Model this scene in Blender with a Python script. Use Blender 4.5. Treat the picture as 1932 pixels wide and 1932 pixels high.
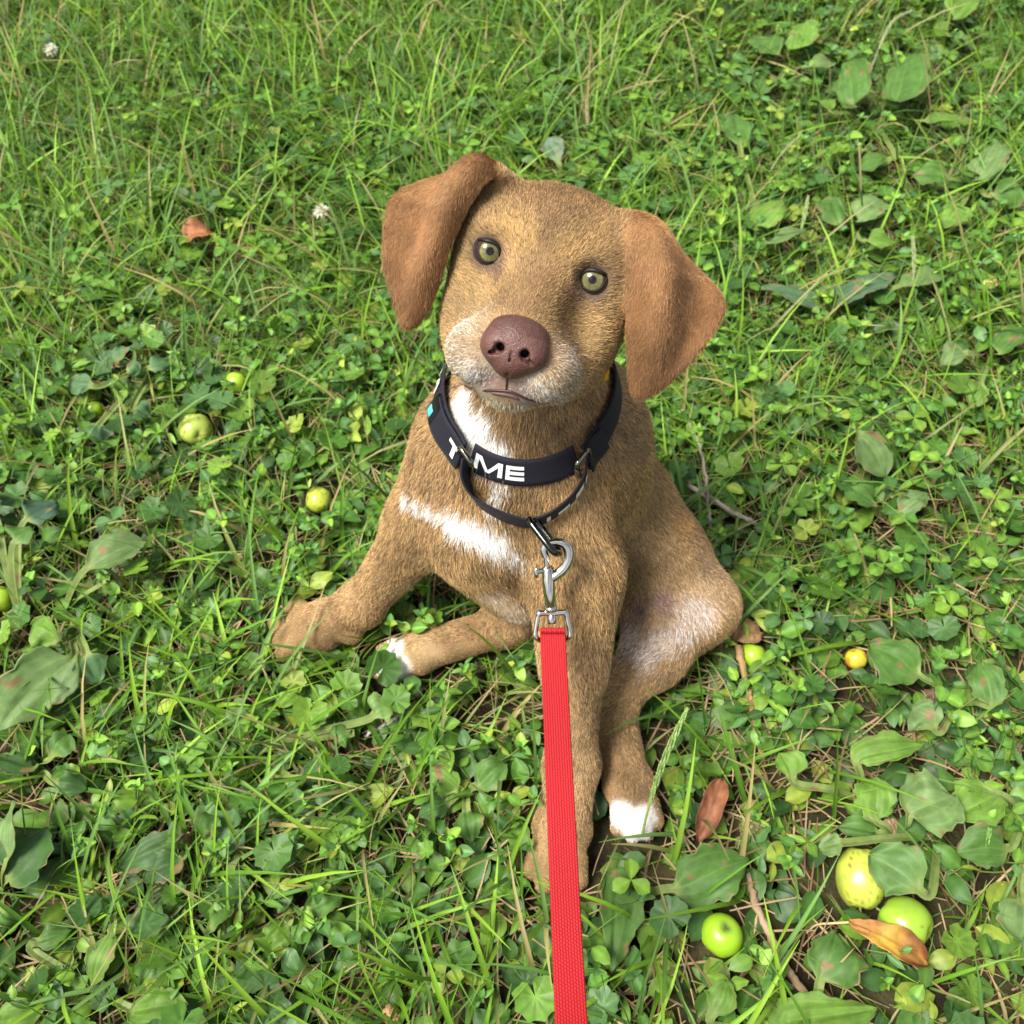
import bpy, bmesh, math, os, random, time
import numpy as np
from mathutils import Vector, Matrix
from mathutils.bvhtree import BVHTree

for _o in list(bpy.data.objects):
    bpy.data.objects.remove(_o, do_unlink=True)
SC = bpy.context.scene
COL = SC.collection
rng = np.random.default_rng(11)
random.seed(5)

# ------------------------------------------------------------------ camera
CAM_H, PITCH, FPX, HALF = 0.85, math.radians(55.0), 1779.0, 966.0
cam_data = bpy.data.cameras.new('camera')
cam_data.sensor_width = 36.0
cam_data.lens = 36.0 * FPX / (2 * HALF)
cam_data.clip_start = 0.02
cam_data.clip_end = 400.0
cam_data.dof.use_dof = True
cam_data.dof.focus_distance = 0.64
cam_data.dof.aperture_fstop = 12.0
cam = bpy.data.objects.new('camera', cam_data)
COL.objects.link(cam)
cam.location = (0, 0, CAM_H)
cam.rotation_euler = (math.pi / 2 - PITCH, 0, 0)
SC.camera = cam
CAMP = np.array([0, 0, CAM_H])
FWD = np.array([0, math.cos(PITCH), -math.sin(PITCH)])
UP = np.array([0, math.sin(PITCH), math.cos(PITCH)])
RT = np.array([1.0, 0, 0])

# ------------------------------------------------------------------ sky, sun, exposure
SUN_ELEV, SUN_AZ = math.radians(60), math.radians(-112)      # azimuth measured from +Y towards +X
world = bpy.data.worlds.new('World')
SC.world = world
world.use_nodes = True
_n = world.node_tree.nodes
_sky = _n.new('ShaderNodeTexSky')
_sky.sky_type = 'NISHITA'
_sky.sun_disc = False
_sky.sun_elevation = SUN_ELEV
_sky.sun_rotation = SUN_AZ
_sky.air_density = 1.0
_sky.dust_density = 3.0
_sky.ozone_density = 1.0
_bg = _n['Background']
_hs = _n.new('ShaderNodeHueSaturation')                    # thin white overcast
_hs.inputs['Saturation'].default_value = 0.30
world.node_tree.links.new(_sky.outputs['Color'], _hs.inputs['Color'])
_tc = _n.new('ShaderNodeTexCoord')                         # broken cloud, the same all over the sky
_cn = _n.new('ShaderNodeTexNoise')
_cn.inputs['Scale'].default_value = 3.2
_cn.inputs['Detail'].default_value = 6
_cr = _n.new('ShaderNodeValToRGB')
_cr.color_ramp.elements[0].position = .38
_cr.color_ramp.elements[0].color = (.55, .58, .62, 1)
_cr.color_ramp.elements[1].position = .62
_cr.color_ramp.elements[1].color = (1.35, 1.33, 1.30, 1)
_cm = _n.new('ShaderNodeMix')
_cm.data_type = 'RGBA'
_cm.blend_type = 'MULTIPLY'
_cm.inputs['Factor'].default_value = 1.0
_wl = world.node_tree.links
_wl.new(_tc.outputs['Generated'], _cn.inputs['Vector'])
_wl.new(_cn.outputs['Fac'], _cr.inputs['Fac'])
_wl.new(_hs.outputs['Color'], _cm.inputs['A'])
_wl.new(_cr.outputs['Color'], _cm.inputs['B'])
_wl.new(_cm.outputs['Result'], _bg.inputs['Color'])
_bg.inputs['Strength'].default_value = 0.10
sun_data = bpy.data.lights.new('sun', 'SUN')
sun_data.energy = 3.4
sun_data.angle = math.radians(24)
sun_data.color = (1.0, 0.96, 0.90)
sun = bpy.data.objects.new('sun', sun_data)
COL.objects.link(sun)
_sd = Vector((math.sin(SUN_AZ) * math.cos(SUN_ELEV), math.cos(SUN_AZ) * math.cos(SUN_ELEV), math.sin(SUN_ELEV)))
sun.rotation_euler = _sd.to_track_quat('Z', 'Y').to_euler()
sun.location = _sd * 20
SC.view_settings.view_transform = 'Standard'
SC.view_settings.look = 'None'
SC.view_settings.exposure = 0.98
SC.view_settings.gamma = 1.0
SC.view_settings.use_curve_mapping = False
SC.cycles.use_denoising = True
SC.cycles.max_bounces = 6
SC.cycles.diffuse_bounces = 3
SC.cycles.glossy_bounces = 3
SC.cycles.transparent_max_bounces = 12
SC.cycles_curves.shape = 'RIBBONS'

# ------------------------------------------------------------------ helpers
def pix(u, v, depth):
    """A world point seen at (u, v) of the 1932 px layout, at a given depth along the view axis."""
    return CAMP + depth * (FWD + (u - HALF) / FPX * RT + (HALF - v) / FPX * UP)

def pz(u, v, z):
    """A world point seen at (u, v) that lies at height z."""
    d = FWD + (u - HALF) / FPX * RT + (HALF - v) / FPX * UP
    return CAMP + d * ((z - CAM_H) / d[2])

def proj(p):
    q = np.asarray(p, float) - CAMP
    c = q @ FWD
    return np.stack([HALF + FPX * (q @ RT) / c, HALF - FPX * (q @ UP) / c], -1)

def unit(v):
    v = np.asarray(v, float)
    return v / np.maximum(np.linalg.norm(v, axis=-1, keepdims=True), 1e-12)

def make_mesh(name, V, F, mat=None, parent=None, smooth=True, col=None, uv=None):
    """V (n,3), F a list of arrays of equal-length polygons (or one array)."""
    me = bpy.data.meshes.new(name)
    Fs = F if isinstance(F, list) else [F]
    Fs = [np.asarray(f, np.int32) for f in Fs if len(f)]
    V = np.asarray(V, np.float32)
    loops = np.concatenate([f.ravel() for f in Fs])
    tot = np.concatenate([np.full(len(f), f.shape[1], np.int32) for f in Fs])
    start = np.concatenate([[0], np.cumsum(tot)[:-1]]).astype(np.int32)
    me.vertices.add(len(V))
    me.vertices.foreach_set('co', V.ravel())
    me.loops.add(len(loops))
    me.loops.foreach_set('vertex_index', loops)
    me.polygons.add(len(tot))
    me.polygons.foreach_set('loop_start', start)
    me.polygons.foreach_set('loop_total', tot)
    me.polygons.foreach_set('use_smooth', np.full(len(tot), smooth, bool))
    if col is not None:
        a = me.attributes.new('Col', 'FLOAT_COLOR', 'POINT')
        c = np.ones((len(V), 4), np.float32)
        c[:, :3] = col
        a.data.foreach_set('color', c.ravel())
    if uv is not None:
        a = me.attributes.new('uvp', 'FLOAT2', 'POINT')
        a.data.foreach_set('vector', np.asarray(uv, np.float32).ravel())
    me.update(calc_edges=True)
    me.validate()
    if mat is not None:
        me.materials.append(mat)
    o = bpy.data.objects.new(name, me)
    COL.objects.link(o)
    if parent is not None:
        o.parent = parent
    return o

def empty(name, loc=(0, 0, 0)):
    o = bpy.data.objects.new(name, None)
    o.empty_display_size = 0.02
    o.location = loc
    COL.objects.link(o)
    return o

def adopt(child, parent):
    """Parent without moving the child: the parents here carry only a translation."""
    child.parent = parent
    child.matrix_parent_inverse = Matrix.Translation(parent.location).inverted()

def tag(o, label=None, cat=None, group=None, kind=None):
    if label: o['label'] = label
    if cat: o['category'] = cat
    if group: o['group'] = group
    if kind: o['kind'] = kind
    return o

def new_mat(name):
    m = bpy.data.materials.new(name)
    m.use_nodes = True
    nt = m.node_tree
    return m, nt, nt.nodes['Principled BSDF']

def plain(name, color, rough=0.5, metal=0.0, spec=0.5, coat=0.0):
    m, nt, b = new_mat(name)
    b.inputs['Base Color'].default_value = (*color, 1)
    b.inputs['Roughness'].default_value = rough
    b.inputs['Metallic'].default_value = metal
    b.inputs['Specular IOR Level'].default_value = spec
    b.inputs['Coat Weight'].default_value = coat
    return m

def tube(path, rad, seg=10, cap=True, closed=False, up=None):
    """Sweep a circle along a path (n,3); rad scalar or (n,). Returns V, [quads, tris]."""
    P = np.asarray(path, float)
    n = len(P)
    r = np.broadcast_to(np.asarray(rad, float), (n,))
    if closed:
        T = unit(np.roll(P, -1, 0) - np.roll(P, 1, 0))
    else:
        T = np.zeros_like(P)
        T[1:-1] = P[2:] - P[:-2]
        T[0] = P[1] - P[0]
        T[-1] = P[-1] - P[-2]
        T = unit(T)
    ref = np.array([0, 0, 1.0]) if up is None else np.asarray(up, float)
    if abs(T[0] @ ref) > 0.95:
        ref = np.array([1.0, 0, 0])
    N = np.zeros_like(P)
    x = ref - T[0] * (ref @ T[0])
    N[0] = x / np.linalg.norm(x)
    for i in range(1, n):
        x = N[i - 1] - T[i] * (N[i - 1] @ T[i])
        N[i] = x / max(np.linalg.norm(x), 1e-9)
    B = np.cross(T, N)
    a = np.linspace(0, 2 * math.pi, seg, endpoint=False)
    V = P[:, None] + r[:, None, None] * (np.cos(a)[None, :, None] * N[:, None] + np.sin(a)[None, :, None] * B[:, None])
    V = V.reshape(-1, 3)
    m = n if closed else n - 1
    i, j = np.meshgrid(np.arange(m), np.arange(seg), indexing='ij')
    i2, j2 = (i + 1) % n, (j + 1) % seg
    Q = np.stack([i * seg + j, i * seg + j2, i2 * seg + j2, i2 * seg + j], -1).reshape(-1, 4)
    F = [Q]
    if cap and not closed:
        a0, b0 = V[:seg], V[(n - 1) * seg:n * seg]
        V = np.vstack([V, P[0], P[-1], a0, b0])           # caps keep their own rim for a crisp edge
        k = np.arange(seg)
        t0 = np.stack([np.full(seg, n * seg), n * seg + 2 + (k + 1) % seg, n * seg + 2 + k], -1)
        t1 = np.stack([np.full(seg, n * seg + 1), n * seg + 2 + seg + k, n * seg + 2 + seg + (k + 1) % seg], -1)
        F.append(np.vstack([t0, t1]))
    return V, F

def spline(pts, n):
    """Catmull-Rom through pts."""
    P = np.asarray(pts, float)
    Q = np.vstack([2 * P[0] - P[1], P, 2 * P[-1] - P[-2]])
    t = np.linspace(0, len(P) - 1, n)
    k = np.minimum(t.astype(int), len(P) - 2)
    s = (t - k)[:, None]
    p0, p1, p2, p3 = Q[k], Q[k + 1], Q[k + 2], Q[k + 3]
    return 0.5 * (2 * p1 + (p2 - p0) * s + (2 * p0 - 5 * p1 + 4 * p2 - p3) * s ** 2 + (3 * p1 - p0 - 3 * p2 + p3) * s ** 3)

def merge(parts):
    """Join (V, [F...]) pieces."""
    Vs, Fs, off = [], {}, 0
    for V, F in parts:
        Vs.append(V)
        for f in (F if isinstance(F, list) else [F]):
            f = np.asarray(f)
            if len(f):
                Fs.setdefault(f.shape[1], []).append(f + off)
        off += len(V)
    return np.vstack(Vs), [np.vstack(v) for v in Fs.values()]
# ------------------------------------------------------------------ the puppy's body: a smooth blend of muscles and bones
class Field:
    def __init__(s, lo, hi, h):
        s.lo, s.h = np.asarray(lo, np.float32), h
        s.n = np.ceil((np.asarray(hi) - lo) / h).astype(int) + 1
        s.d = np.full(s.n, 1.0, np.float32)
        s.ax = [s.lo[i] + h * np.arange(s.n[i], dtype=np.float32) for i in range(3)]
    def box(s, lo, hi):
        a = np.clip(np.floor((np.asarray(lo) - s.lo) / s.h).astype(int), 0, s.n - 1)
        b = np.clip(np.ceil((np.asarray(hi) - s.lo) / s.h).astype(int) + 1, 1, s.n)
        sl = tuple(slice(a[i], b[i]) for i in range(3))
        X = s.ax[0][sl[0]][:, None, None]
        Y = s.ax[1][sl[1]][None, :, None]
        Z = s.ax[2][sl[2]][None, None, :]
        return sl, X, Y, Z
    def add(s, sl, d, k, cut=False):
        o = s.d[sl]
        d = d.astype(np.float32)
        if cut:                              # smooth subtraction
            h = np.maximum(k - np.abs(o + d), 0) / k
            s.d[sl] = np.maximum(o, -d) + h * h * k * 0.25
        else:
            h = np.maximum(k - np.abs(o - d), 0) / k
            s.d[sl] = np.minimum(o, d) - h * h * k * 0.25
    def cone(s, a, b, ra, rb, k=0.02, flat=None, cut=False):
        """Tapered capsule a->b; flat=(axis, factor) squashes it along a direction."""
        a, b = np.asarray(a, float), np.asarray(b, float)
        r = max(ra, rb) * 1.6 + k + 3 * s.h
        sl, X, Y, Z = s.box(np.minimum(a, b) - r, np.maximum(a, b) + r)
        ab = b - a
        t = ((X - a[0]) * ab[0] + (Y - a[1]) * ab[1] + (Z - a[2]) * ab[2]) / (ab @ ab)
        t = np.clip(t, 0, 1)
        qx, qy, qz = X - a[0] - t * ab[0], Y - a[1] - t * ab[1], Z - a[2] - t * ab[2]
        d2 = qx * qx + qy * qy + qz * qz
        if flat is not None:
            ax, f = unit(flat[0]), flat[1]
            w = qx * ax[0] + qy * ax[1] + qz * ax[2]
            d2 = d2 + w * w * (1 / f ** 2 - 1)
        s.add(sl, np.sqrt(d2) - (ra + (rb - ra) * t), k, cut)
    def ell(s, c, axes, radii, k=0.02, cut=False):
        """Ellipsoid with the unit axes in the rows of axes."""
        c, A, R = np.asarray(c, float), np.asarray(axes, float), np.asarray(radii, float)
        r = R.max() + k + 3 * s.h
        sl, X, Y, Z = s.box(c - r, c + r)
        q = [((X - c[0]) * A[i][0] + (Y - c[1]) * A[i][1] + (Z - c[2]) * A[i][2]) for i in range(3)]
        k0 = np.sqrt(sum((q[i] / R[i]) ** 2 for i in range(3)))
        k1 = np.sqrt(sum((q[i] / R[i] ** 2) ** 2 for i in range(3)))
        s.add(sl, k0 * (k0 - 1) / np.maximum(k1, 1e-6), k, cut)
    def cloud(s, P, rad, k):
        """A thick sheet given as many points with radii."""
        r = rad.max() + k + 3 * s.h
        sl, X, Y, Z = s.box(P.min(0) - r, P.max(0) + r)
        X, Y, Z = np.broadcast_arrays(X, Y, Z)
        d = np.full(X.shape, 1.0, np.float32)
        rr = r
        for p, q in zip(P, rad):
            s2, x, y, z = s.box(p - rr, p + rr)
            loc = tuple(slice(max(s2[i].start - sl[i].start, 0), s2[i].stop - sl[i].start) for i in range(3))
            dd = np.sqrt((x - p[0]) ** 2 + (y - p[1]) ** 2 + (z - p[2]) ** 2) - q
            d[loc] = np.minimum(d[loc], dd[tuple(slice(0, n) for n in d[loc].shape)])
        s.add(sl, d, k)
    def sample(s, P):
        q = (np.asarray(P, np.float32) - s.lo) / s.h
        inside = np.all((q >= 0) & (q <= s.n - 1.001), -1)
        q = np.clip(q, 0, s.n - 1.001)
        i = q.astype(int)
        f = q - i
        out = 0
        for dx in (0, 1):
            for dy in (0, 1):
                for dz in (0, 1):
                    w = np.abs(1 - dx - f[..., 0]) * np.abs(1 - dy - f[..., 1]) * np.abs(1 - dz - f[..., 2])
                    out = out + w * s.d[i[..., 0] + dx, i[..., 1] + dy, i[..., 2] + dz]
        return np.where(inside, out, 1.0)
    def surface(s, relax=2):
        """Naive surface nets."""
        d = s.d
        neg = d < 0
        nx, ny, nz = s.n
        cell = (nx - 1, ny - 1, nz - 1)
        cnt = np.zeros(cell, np.uint8)
        for dx in (0, 1):
            for dy in (0, 1):
                for dz in (0, 1):
                    cnt += neg[dx:nx - 1 + dx, dy:ny - 1 + dy, dz:nz - 1 + dz]
        act = np.argwhere((cnt > 0) & (cnt < 8))
        idx = np.full(cell, -1, np.int32)
        idx[act[:, 0], act[:, 1], act[:, 2]] = np.arange(len(act))
        acc = np.zeros((len(act), 3), np.float64)
        num = np.zeros(len(act))
        cor = [(0, 0, 0), (1, 0, 0), (0, 1, 0), (1, 1, 0), (0, 0, 1), (1, 0, 1), (0, 1, 1), (1, 1, 1)]
        for i in range(8):
            for j in range(i + 1, 8):
                if sum(abs(cor[i][k] - cor[j][k]) for k in range(3)) != 1:
                    continue
                ca, cb = np.array(cor[i]), np.array(cor[j])
                va = d[tuple((act + ca).T)]
                vb = d[tuple((act + cb).T)]
                m = (va < 0) != (vb < 0)
                t = va / np.where(m, va - vb, 1)
                p = ca + t[:, None] * (cb - ca)
                acc[m] += p[m]
                num[m] += 1
        V = s.lo + s.h * (act + acc / num[:, None])
        Q = []
        for ax in range(3):
            sl0 = [slice(1, -1)] * 3
            sl0[ax] = slice(0, -1)
            sl1 = [slice(1, -1)] * 3
            sl1[ax] = slice(1, None)
            a, b = neg[tuple(sl0)], neg[tuple(sl1)]
            e = np.argwhere(a != b)
            fl = a[tuple(e.T)]
            base = e + 1
            base[:, ax] -= 1
            u, v = (ax + 1) % 3, (ax + 2) % 3
            def at(du, dv):
                q = base.copy()
                q[:, u] -= du
                q[:, v] -= dv
                return idx[tuple(q.T)]
            q = np.stack([at(1, 1), at(0, 1), at(0, 0), at(1, 0)], -1)
            q[~fl] = q[~fl][:, ::-1]
            Q.append(q)
        Q = np.vstack(Q)
        Q = Q[(Q >= 0).all(1)]
        for _ in range(relax):
            sm = np.zeros_like(V)
            c = np.zeros(len(V))
            for k in range(4):
                np.add.at(sm, Q[:, k], V[Q[:, (k + 1) % 4]] + V[Q[:, (k + 3) % 4]])
                np.add.at(c, Q[:, k], 2)
            V = 0.5 * V + 0.5 * sm / np.maximum(c, 1)[:, None]
        return V, Q

def vnormals(V, Q):
    n = np.cross(V[Q[:, 2]] - V[Q[:, 0]], V[Q[:, 3]] - V[Q[:, 1]])
    N = np.zeros_like(V)
    for k in range(4):
        np.add.at(N, Q[:, k], n)
    return unit(N)

# head frame: a to the picture's right along the eye line, b down the face, c out of the face (millimetres)
HEAD_O = pix(1024, 497, 0.60)
_tc = unit(CAMP - HEAD_O)
_ra = unit(np.cross(UP, _tc))
_up = np.cross(_tc, _ra)
_roll = math.radians(15.5)
_a0 = math.cos(_roll) * _ra - math.sin(_roll) * _up
_b0 = -math.sin(_roll) * _ra - math.cos(_roll) * _up
_yaw = math.radians(5.0)
HA = math.cos(_yaw) * _a0 + math.sin(_yaw) * _tc
HC = math.cos(_yaw) * _tc - math.sin(_yaw) * _a0
HB = _b0
HM = np.stack([HA, HB, HC])
def hd(a, b, c):
    return HEAD_O + 0.001 * (a * HA + b * HB + c * HC)
def to_head(P):
    return (np.asarray(P) - HEAD_O) @ HM.T * 1000.0
BODY = Field((-0.27, 0.17, -0.015), (0.28, 0.68, 0.56), 0.0021)
FLOW = []                                    # (a, b, radius) bones that lead the lie of the coat
def bone(a, b, ra, rb, k=0.02, flat=None, flow=True):
    BODY.cone(a, b, ra, rb, k, flat)
    if flow:
        FLOW.append((np.asarray(a, float), np.asarray(b, float), max(ra, rb)))

V3 = lambda *a: np.array(a, float)
# --- trunk
bone(V3(.014, .526, .268), V3(.034, .526, .205), .063, .079, .03)          # withers and ribs
bone(V3(.034, .522, .215), V3(.062, .537, .105), .080, .079, .03)          # loin to rump
bone(V3(.000, .490, .238), V3(-.005, .478, .195), .057, .062, .03)         # breast
bone(V3(.005, .474, .190), V3(.040, .490, .125), .055, .060, .03)          # brisket and belly
bone(V3(.070, .565, .080), V3(.085, .590, .060), .070, .050, .03, flow=False)
bone(pz(915, 1022, .165), pz(985, 1092, .115), .046, .041, .025)              # keel of the chest
# --- neck
NECK_A, NECK_B = hd(2, 12, -78), V3(.010, .503, .258)
bone(NECK_A, NECK_B, .047, .055, .025)
# --- left foreleg (picture right)
LSH, LEL, LCA, LPA = V3(.034, .480, .245), V3(.053, .412, .170), pz(1080, 1440, .050), pz(1062, 1560, .022)
bone(LSH, LEL, .045, .036, .014)
bone(LEL, LCA, .0310, .0195, .022)
bone(LEL, LEL + .45 * (LCA - LEL), .034, .026, .02, flow=False)
bone(LCA, LPA, .0215, .0235, .014)
# --- right foreleg (picture left)
RSH, REL, RCA, RPA = V3(-.040, .502, .235), pz(808, 985, .150), pz(684, 1140, .046), pz(612, 1178, .022)
bone(RSH, REL, .043, .036, .03)
bone(REL, RCA, .033, .0190, .022)
bone(RCA, RPA, .0220, .0215, .012)
# --- left hind leg (picture right)
LHIP, LKN, LHO, LHP = V3(.108, .530, .100), pz(1322, 1143, .058), pz(1158, 1318, .030), pz(1184, 1482, .022)
bone(LHIP, LKN, .054, .032, .012)
bone(LKN, LHO, .034, .021, .02)
bone(.5 * (LHIP + LKN), .45 * LKN + .55 * LHO, .043, .029, .016, flow=False)
bone(LHO, LHP, .0180, .0200, .016)
# --- right hind leg (picture left)
RHIP, RKN, RHO, RHP = V3(.060, .585, .100), V3(-.005, .535, .105), pz(960, 1178, .026), pz(790, 1230, .021)
bone(RHIP, RKN, .056, .040, .03)
bone(RKN, RHO, .034, .0205, .02)
bone(RHO, RHP, .0195, .0195, .016)
# --- tail, lying behind
bone(V3(.100, .630, .045), V3(.125, .672, .022), .020, .014, .02)

BODY.ell(LEL + V3(.012, .016, .004), np.eye(3), (.020, .022, .020), .014)       # points of the elbows
BODY.ell(REL + V3(.004, .022, .000), np.eye(3), (.020, .020, .020), .014)
BODY.ell(LCA + V3(-.002, -.004, .004), np.eye(3), (.0215, .019, .018), .010)     # wrists
BODY.ell(RCA + V3(-.004, -.004, .004), np.eye(3), (.021, .020, .018), .010)
# --- paws: four toes each with a joint, spread in a fan
TOES = []                                     # (tip, direction) for the claws
def paw(root, fwd, size, spread=.34, width=.0140):
    """Knuckle pad and four separate toes; root is the end of the shank."""
    fwd = unit(V3(fwd[0], fwd[1], 0))
    lat = V3(-fwd[1], fwd[0], 0)
    q = size / .036
    BODY.cone(root, root + fwd * .34 * size + V3(0, 0, -.003), .0195 * q, .0165 * q, .008, flat=(lat, 1.18))
    for i in range(4):
        s = (-1., -.34, .34, 1.)[i]
        d = unit(fwd + lat * spread * s)
        ln = size * (1.0 if abs(s) < .5 else .80)
        p0 = root + fwd * .12 * size + lat * s * width * q * .72 + V3(0, 0, -.002)
        p1 = p0 + d * ln * .52 + V3(0, 0, .002)
        p2 = p0 + d * ln * .98
        p2[2] = .0098 * q
        BODY.cone(p0, p1, .0072 * q, .0083 * q, .0022)
        BODY.cone(p1, p2, .0086 * q, .0076 * q, .0018)
        TOES.append((p2 + d * .0062 * q, unit(d + V3(0, 0, -.42)), d))
    FLOW.append((root - fwd * .01, root + fwd * size * 1.2, .03))
LFP = pz(1060, 1568, .020)
paw(LFP, LFP - LCA, .040, spread=.30)
paw(pz(608, 1180, .020), RPA - RCA + V3(-.02, .006, 0), .043, spread=.36)
paw(pz(1188, 1482, .020), LHP - LHO + V3(.006, 0, 0), .036, spread=.24)
paw(pz(786, 1231, .019), RHP - RHO, .035, spread=.24)
BODY.ell(pz(664, 1196, .028), np.eye(3), (.011, .011, .009), .008)         # dew-claw bumps
BODY.ell(RHO + V3(.012, .004, .0), np.eye(3), (.017, .017, .017), .012)    # heel
BODY.ell(LHO + V3(.0, .006, .0), np.eye(3), (.018, .018, .018), .012)

# --- head
EYE_A = {-1: -35.8, 1: 33.5}
H = lambda c, r, k=12, cut=False: BODY.ell(hd(*c), HM, np.array(r) * .001, k * .001, cut)
def HC_(a, b, ra, rb, k=12, flat=None, cut=False): BODY.cone(hd(*a), hd(*b), ra * .001, rb * .001, k * .001, flat, cut)
H((0, -6, -50), (61, 47, 58), 20)                     # braincase
for s in (-1, 1):
    H((s * 31, -13, -16), (23, 17, 20), 16)           # brow
    H((s * 41, 22, -36), (20.5, 34, 34), 22)            # cheek
    H((s * 38, 52, -26), (19, 27, 32), 18)            # jowl
    H((s * 27, 66, 4), (18, 18, 28), 14)              # back of the lip
    HC_((s * 23, 24, -12), (s * 15, 56, 32), 15, 18, 16)   # side of the muzzle
    H((s * 21, 62, 30), (19.5, 18, 26), 12)             # lip
HC_((0, 0, -12), (0, 40, 34), 24, 17.5, 16)             # bridge
H((1, 52, 34), (22, 20, 19), 10)                      # end of the muzzle
HC_((0, 62, -42), (1, 76, 24), 32, 16, 16)            # lower jaw
H((1, 78, 30), (18, 10, 12), 8)                       # chin
H((0, -12, -12), (20, 22, 18), 18)                    # between the brows
for s in (-1, 1):
    H((EYE_A[s], 1.5, 8), (10.8, 10.0, 10), 5, cut=True)   # eye socket
for s in (-1, 1):
    H((s * 41, 27, 20), (15, 15, 17), 14, cut=True)        # hollow below the eye, beside the muzzle
# mouth line and philtrum
for s in (-1, 1):
    HC_((0, 79.0, 52), (s * 15, 82, 46), 1.6, 1.6, 4, cut=True)
    HC_((s * 15, 82, 46), (s * 29, 84, 30), 1.6, 1.6, 4, cut=True)
HC_((-1.5, 66, 64), (-.5, 79.0, 55), 1.2, 1.2, 3, cut=True)

# --- ears: folded leather sheets
def ear_sheet(rows, radius, nb=64, na=44):
    """rows of control points in the head frame, each a list of (a, b, c); returns a dense cloud."""
    G = np.array([spline(np.array(r, float), na) for r in rows])
    G = np.array([spline(G[:, j], nb) for j in range(na)]).transpose(1, 0, 2)
    P = HEAD_O + .001 * (G.reshape(-1, 3) @ HM)
    return G, P
def ear_add(rows, r0, r1):
    G, P = ear_sheet(rows, r0)
    nb, na = G.shape[:2]
    rr = np.linspace(r0, r1, nb)[:, None] * np.ones(na)
    edge = np.minimum(np.arange(na), np.arange(na)[::-1])
    rr = rr * np.where(edge < 4, .8, 1)[None]
    BODY.cloud(P, rr.ravel() * .001, .010)
    m = na // 2
    W = P.reshape(nb, na, 3)
    for i in range(0, nb - 10, 10):
        for j in (6, m, na - 7):
            FLOW.append((W[i, j], W[i + 10, j], .012))
    return W
# rows run from the root to the tip; each row from the inner (face) edge to the outer edge
EAR_L = ear_add([
    [(-36, -44, -34), (-46, -50, -42), (-54, -47, -56), (-58, -34, -66)],
    [(-46, -43, -2), (-59, -50, 0), (-76, -40, -38), (-99, -27, -46)],
    [(-54, -26, 3), (-67, -30, 11), (-84, -25, -30), (-112, -13, -34)],
    [(-60, -4, 1), (-71, -7, 11), (-86, -4, -22), (-110, 2, -25)],
    [(-63, 20, -3), (-74, 19, 6), (-86, 23, -15), (-103, 27, -14)],
    [(-66, 43, -7), (-75, 43, -2), (-83, 45, -10), (-91, 47, -12)],
    [(-72, 60, -12), (-76, 62, -11), (-80, 62, -13), (-84, 60, -16)]], 3.0, 2.4)
EAR_R = ear_add([
    [(38, -38, -34), (50, -44, -42), (57, -42, -56), (61, -32, -66)],
    [(51, -34, -5), (64, -38, -2), (82, -29, -40), (97, -20, -50)],
    [(57, -15, -3), (73, -19, 8), (92, -19, -32), (114, -12, -36)],
    [(61, 6, -6), (79, 2, 8), (98, -2, -24), (120, -3, -27)],
    [(66, 30, -10), (84, 26, 4), (101, 18, -18), (117, 14, -20)],
    [(73, 52, -13), (86, 48, -5), (99, 41, -14), (109, 35, -17)],
    [(80, 66, -16), (86, 65, -14), (92, 60, -14), (97, 55, -18)]], 3.1, 2.4)
for s in (-1, 1):
    HC_((s * 48, -26, -30), (s * 58, -30, -34), 17, 12, 16)     # root of the ear

DV, DQ = BODY.surface(2)
DN = vnormals(DV, DQ)
# ------------------------------------------------------------------ materials of the puppy
def attr_mat(name, rough=.5, spec=.3, coat=0., bump=None, sss=0.):
    m, nt, b = new_mat(name)
    a = nt.nodes.new('ShaderNodeAttribute')
    a.attribute_name = 'Col'
    nt.links.new(a.outputs['Color'], b.inputs['Base Color'])
    b.inputs['Roughness'].default_value = rough
    b.inputs['Specular IOR Level'].default_value = spec
    b.inputs['Coat Weight'].default_value = coat
    b.inputs['Coat Roughness'].default_value = .03
    if bump:
        tx = nt.nodes.new('ShaderNodeTexVoronoi' if bump[0] == 'v' else 'ShaderNodeTexNoise')
        tx.inputs['Scale'].default_value = bump[1]
        tc = nt.nodes.new('ShaderNodeTexCoord')
        nt.links.new(tc.outputs['Object'], tx.inputs['Vector'])
        bp = nt.nodes.new('ShaderNodeBump')
        bp.inputs['Strength'].default_value = bump[2]
        bp.inputs['Distance'].default_value = bump[3]
        nt.links.new(tx.outputs[0], bp.inputs['Height'])
        nt.links.new(bp.outputs['Normal'], b.inputs['Normal'])
    return m
M_SKIN = attr_mat('undercoat', .8, .1)
M_NOSE = attr_mat('nose_leather', .45, .32, .05, ('v', 900, .55, .0006))
M_LID = attr_mat('eyelid_skin', .5, .3)
M_EYE = attr_mat('eye_surface', .15, .2, .5)
M_CLAW = plain('claw_horn', (.16, .10, .07), .35)
M_PAD = plain('paw_pad', (.20, .10, .075), .6)

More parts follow.
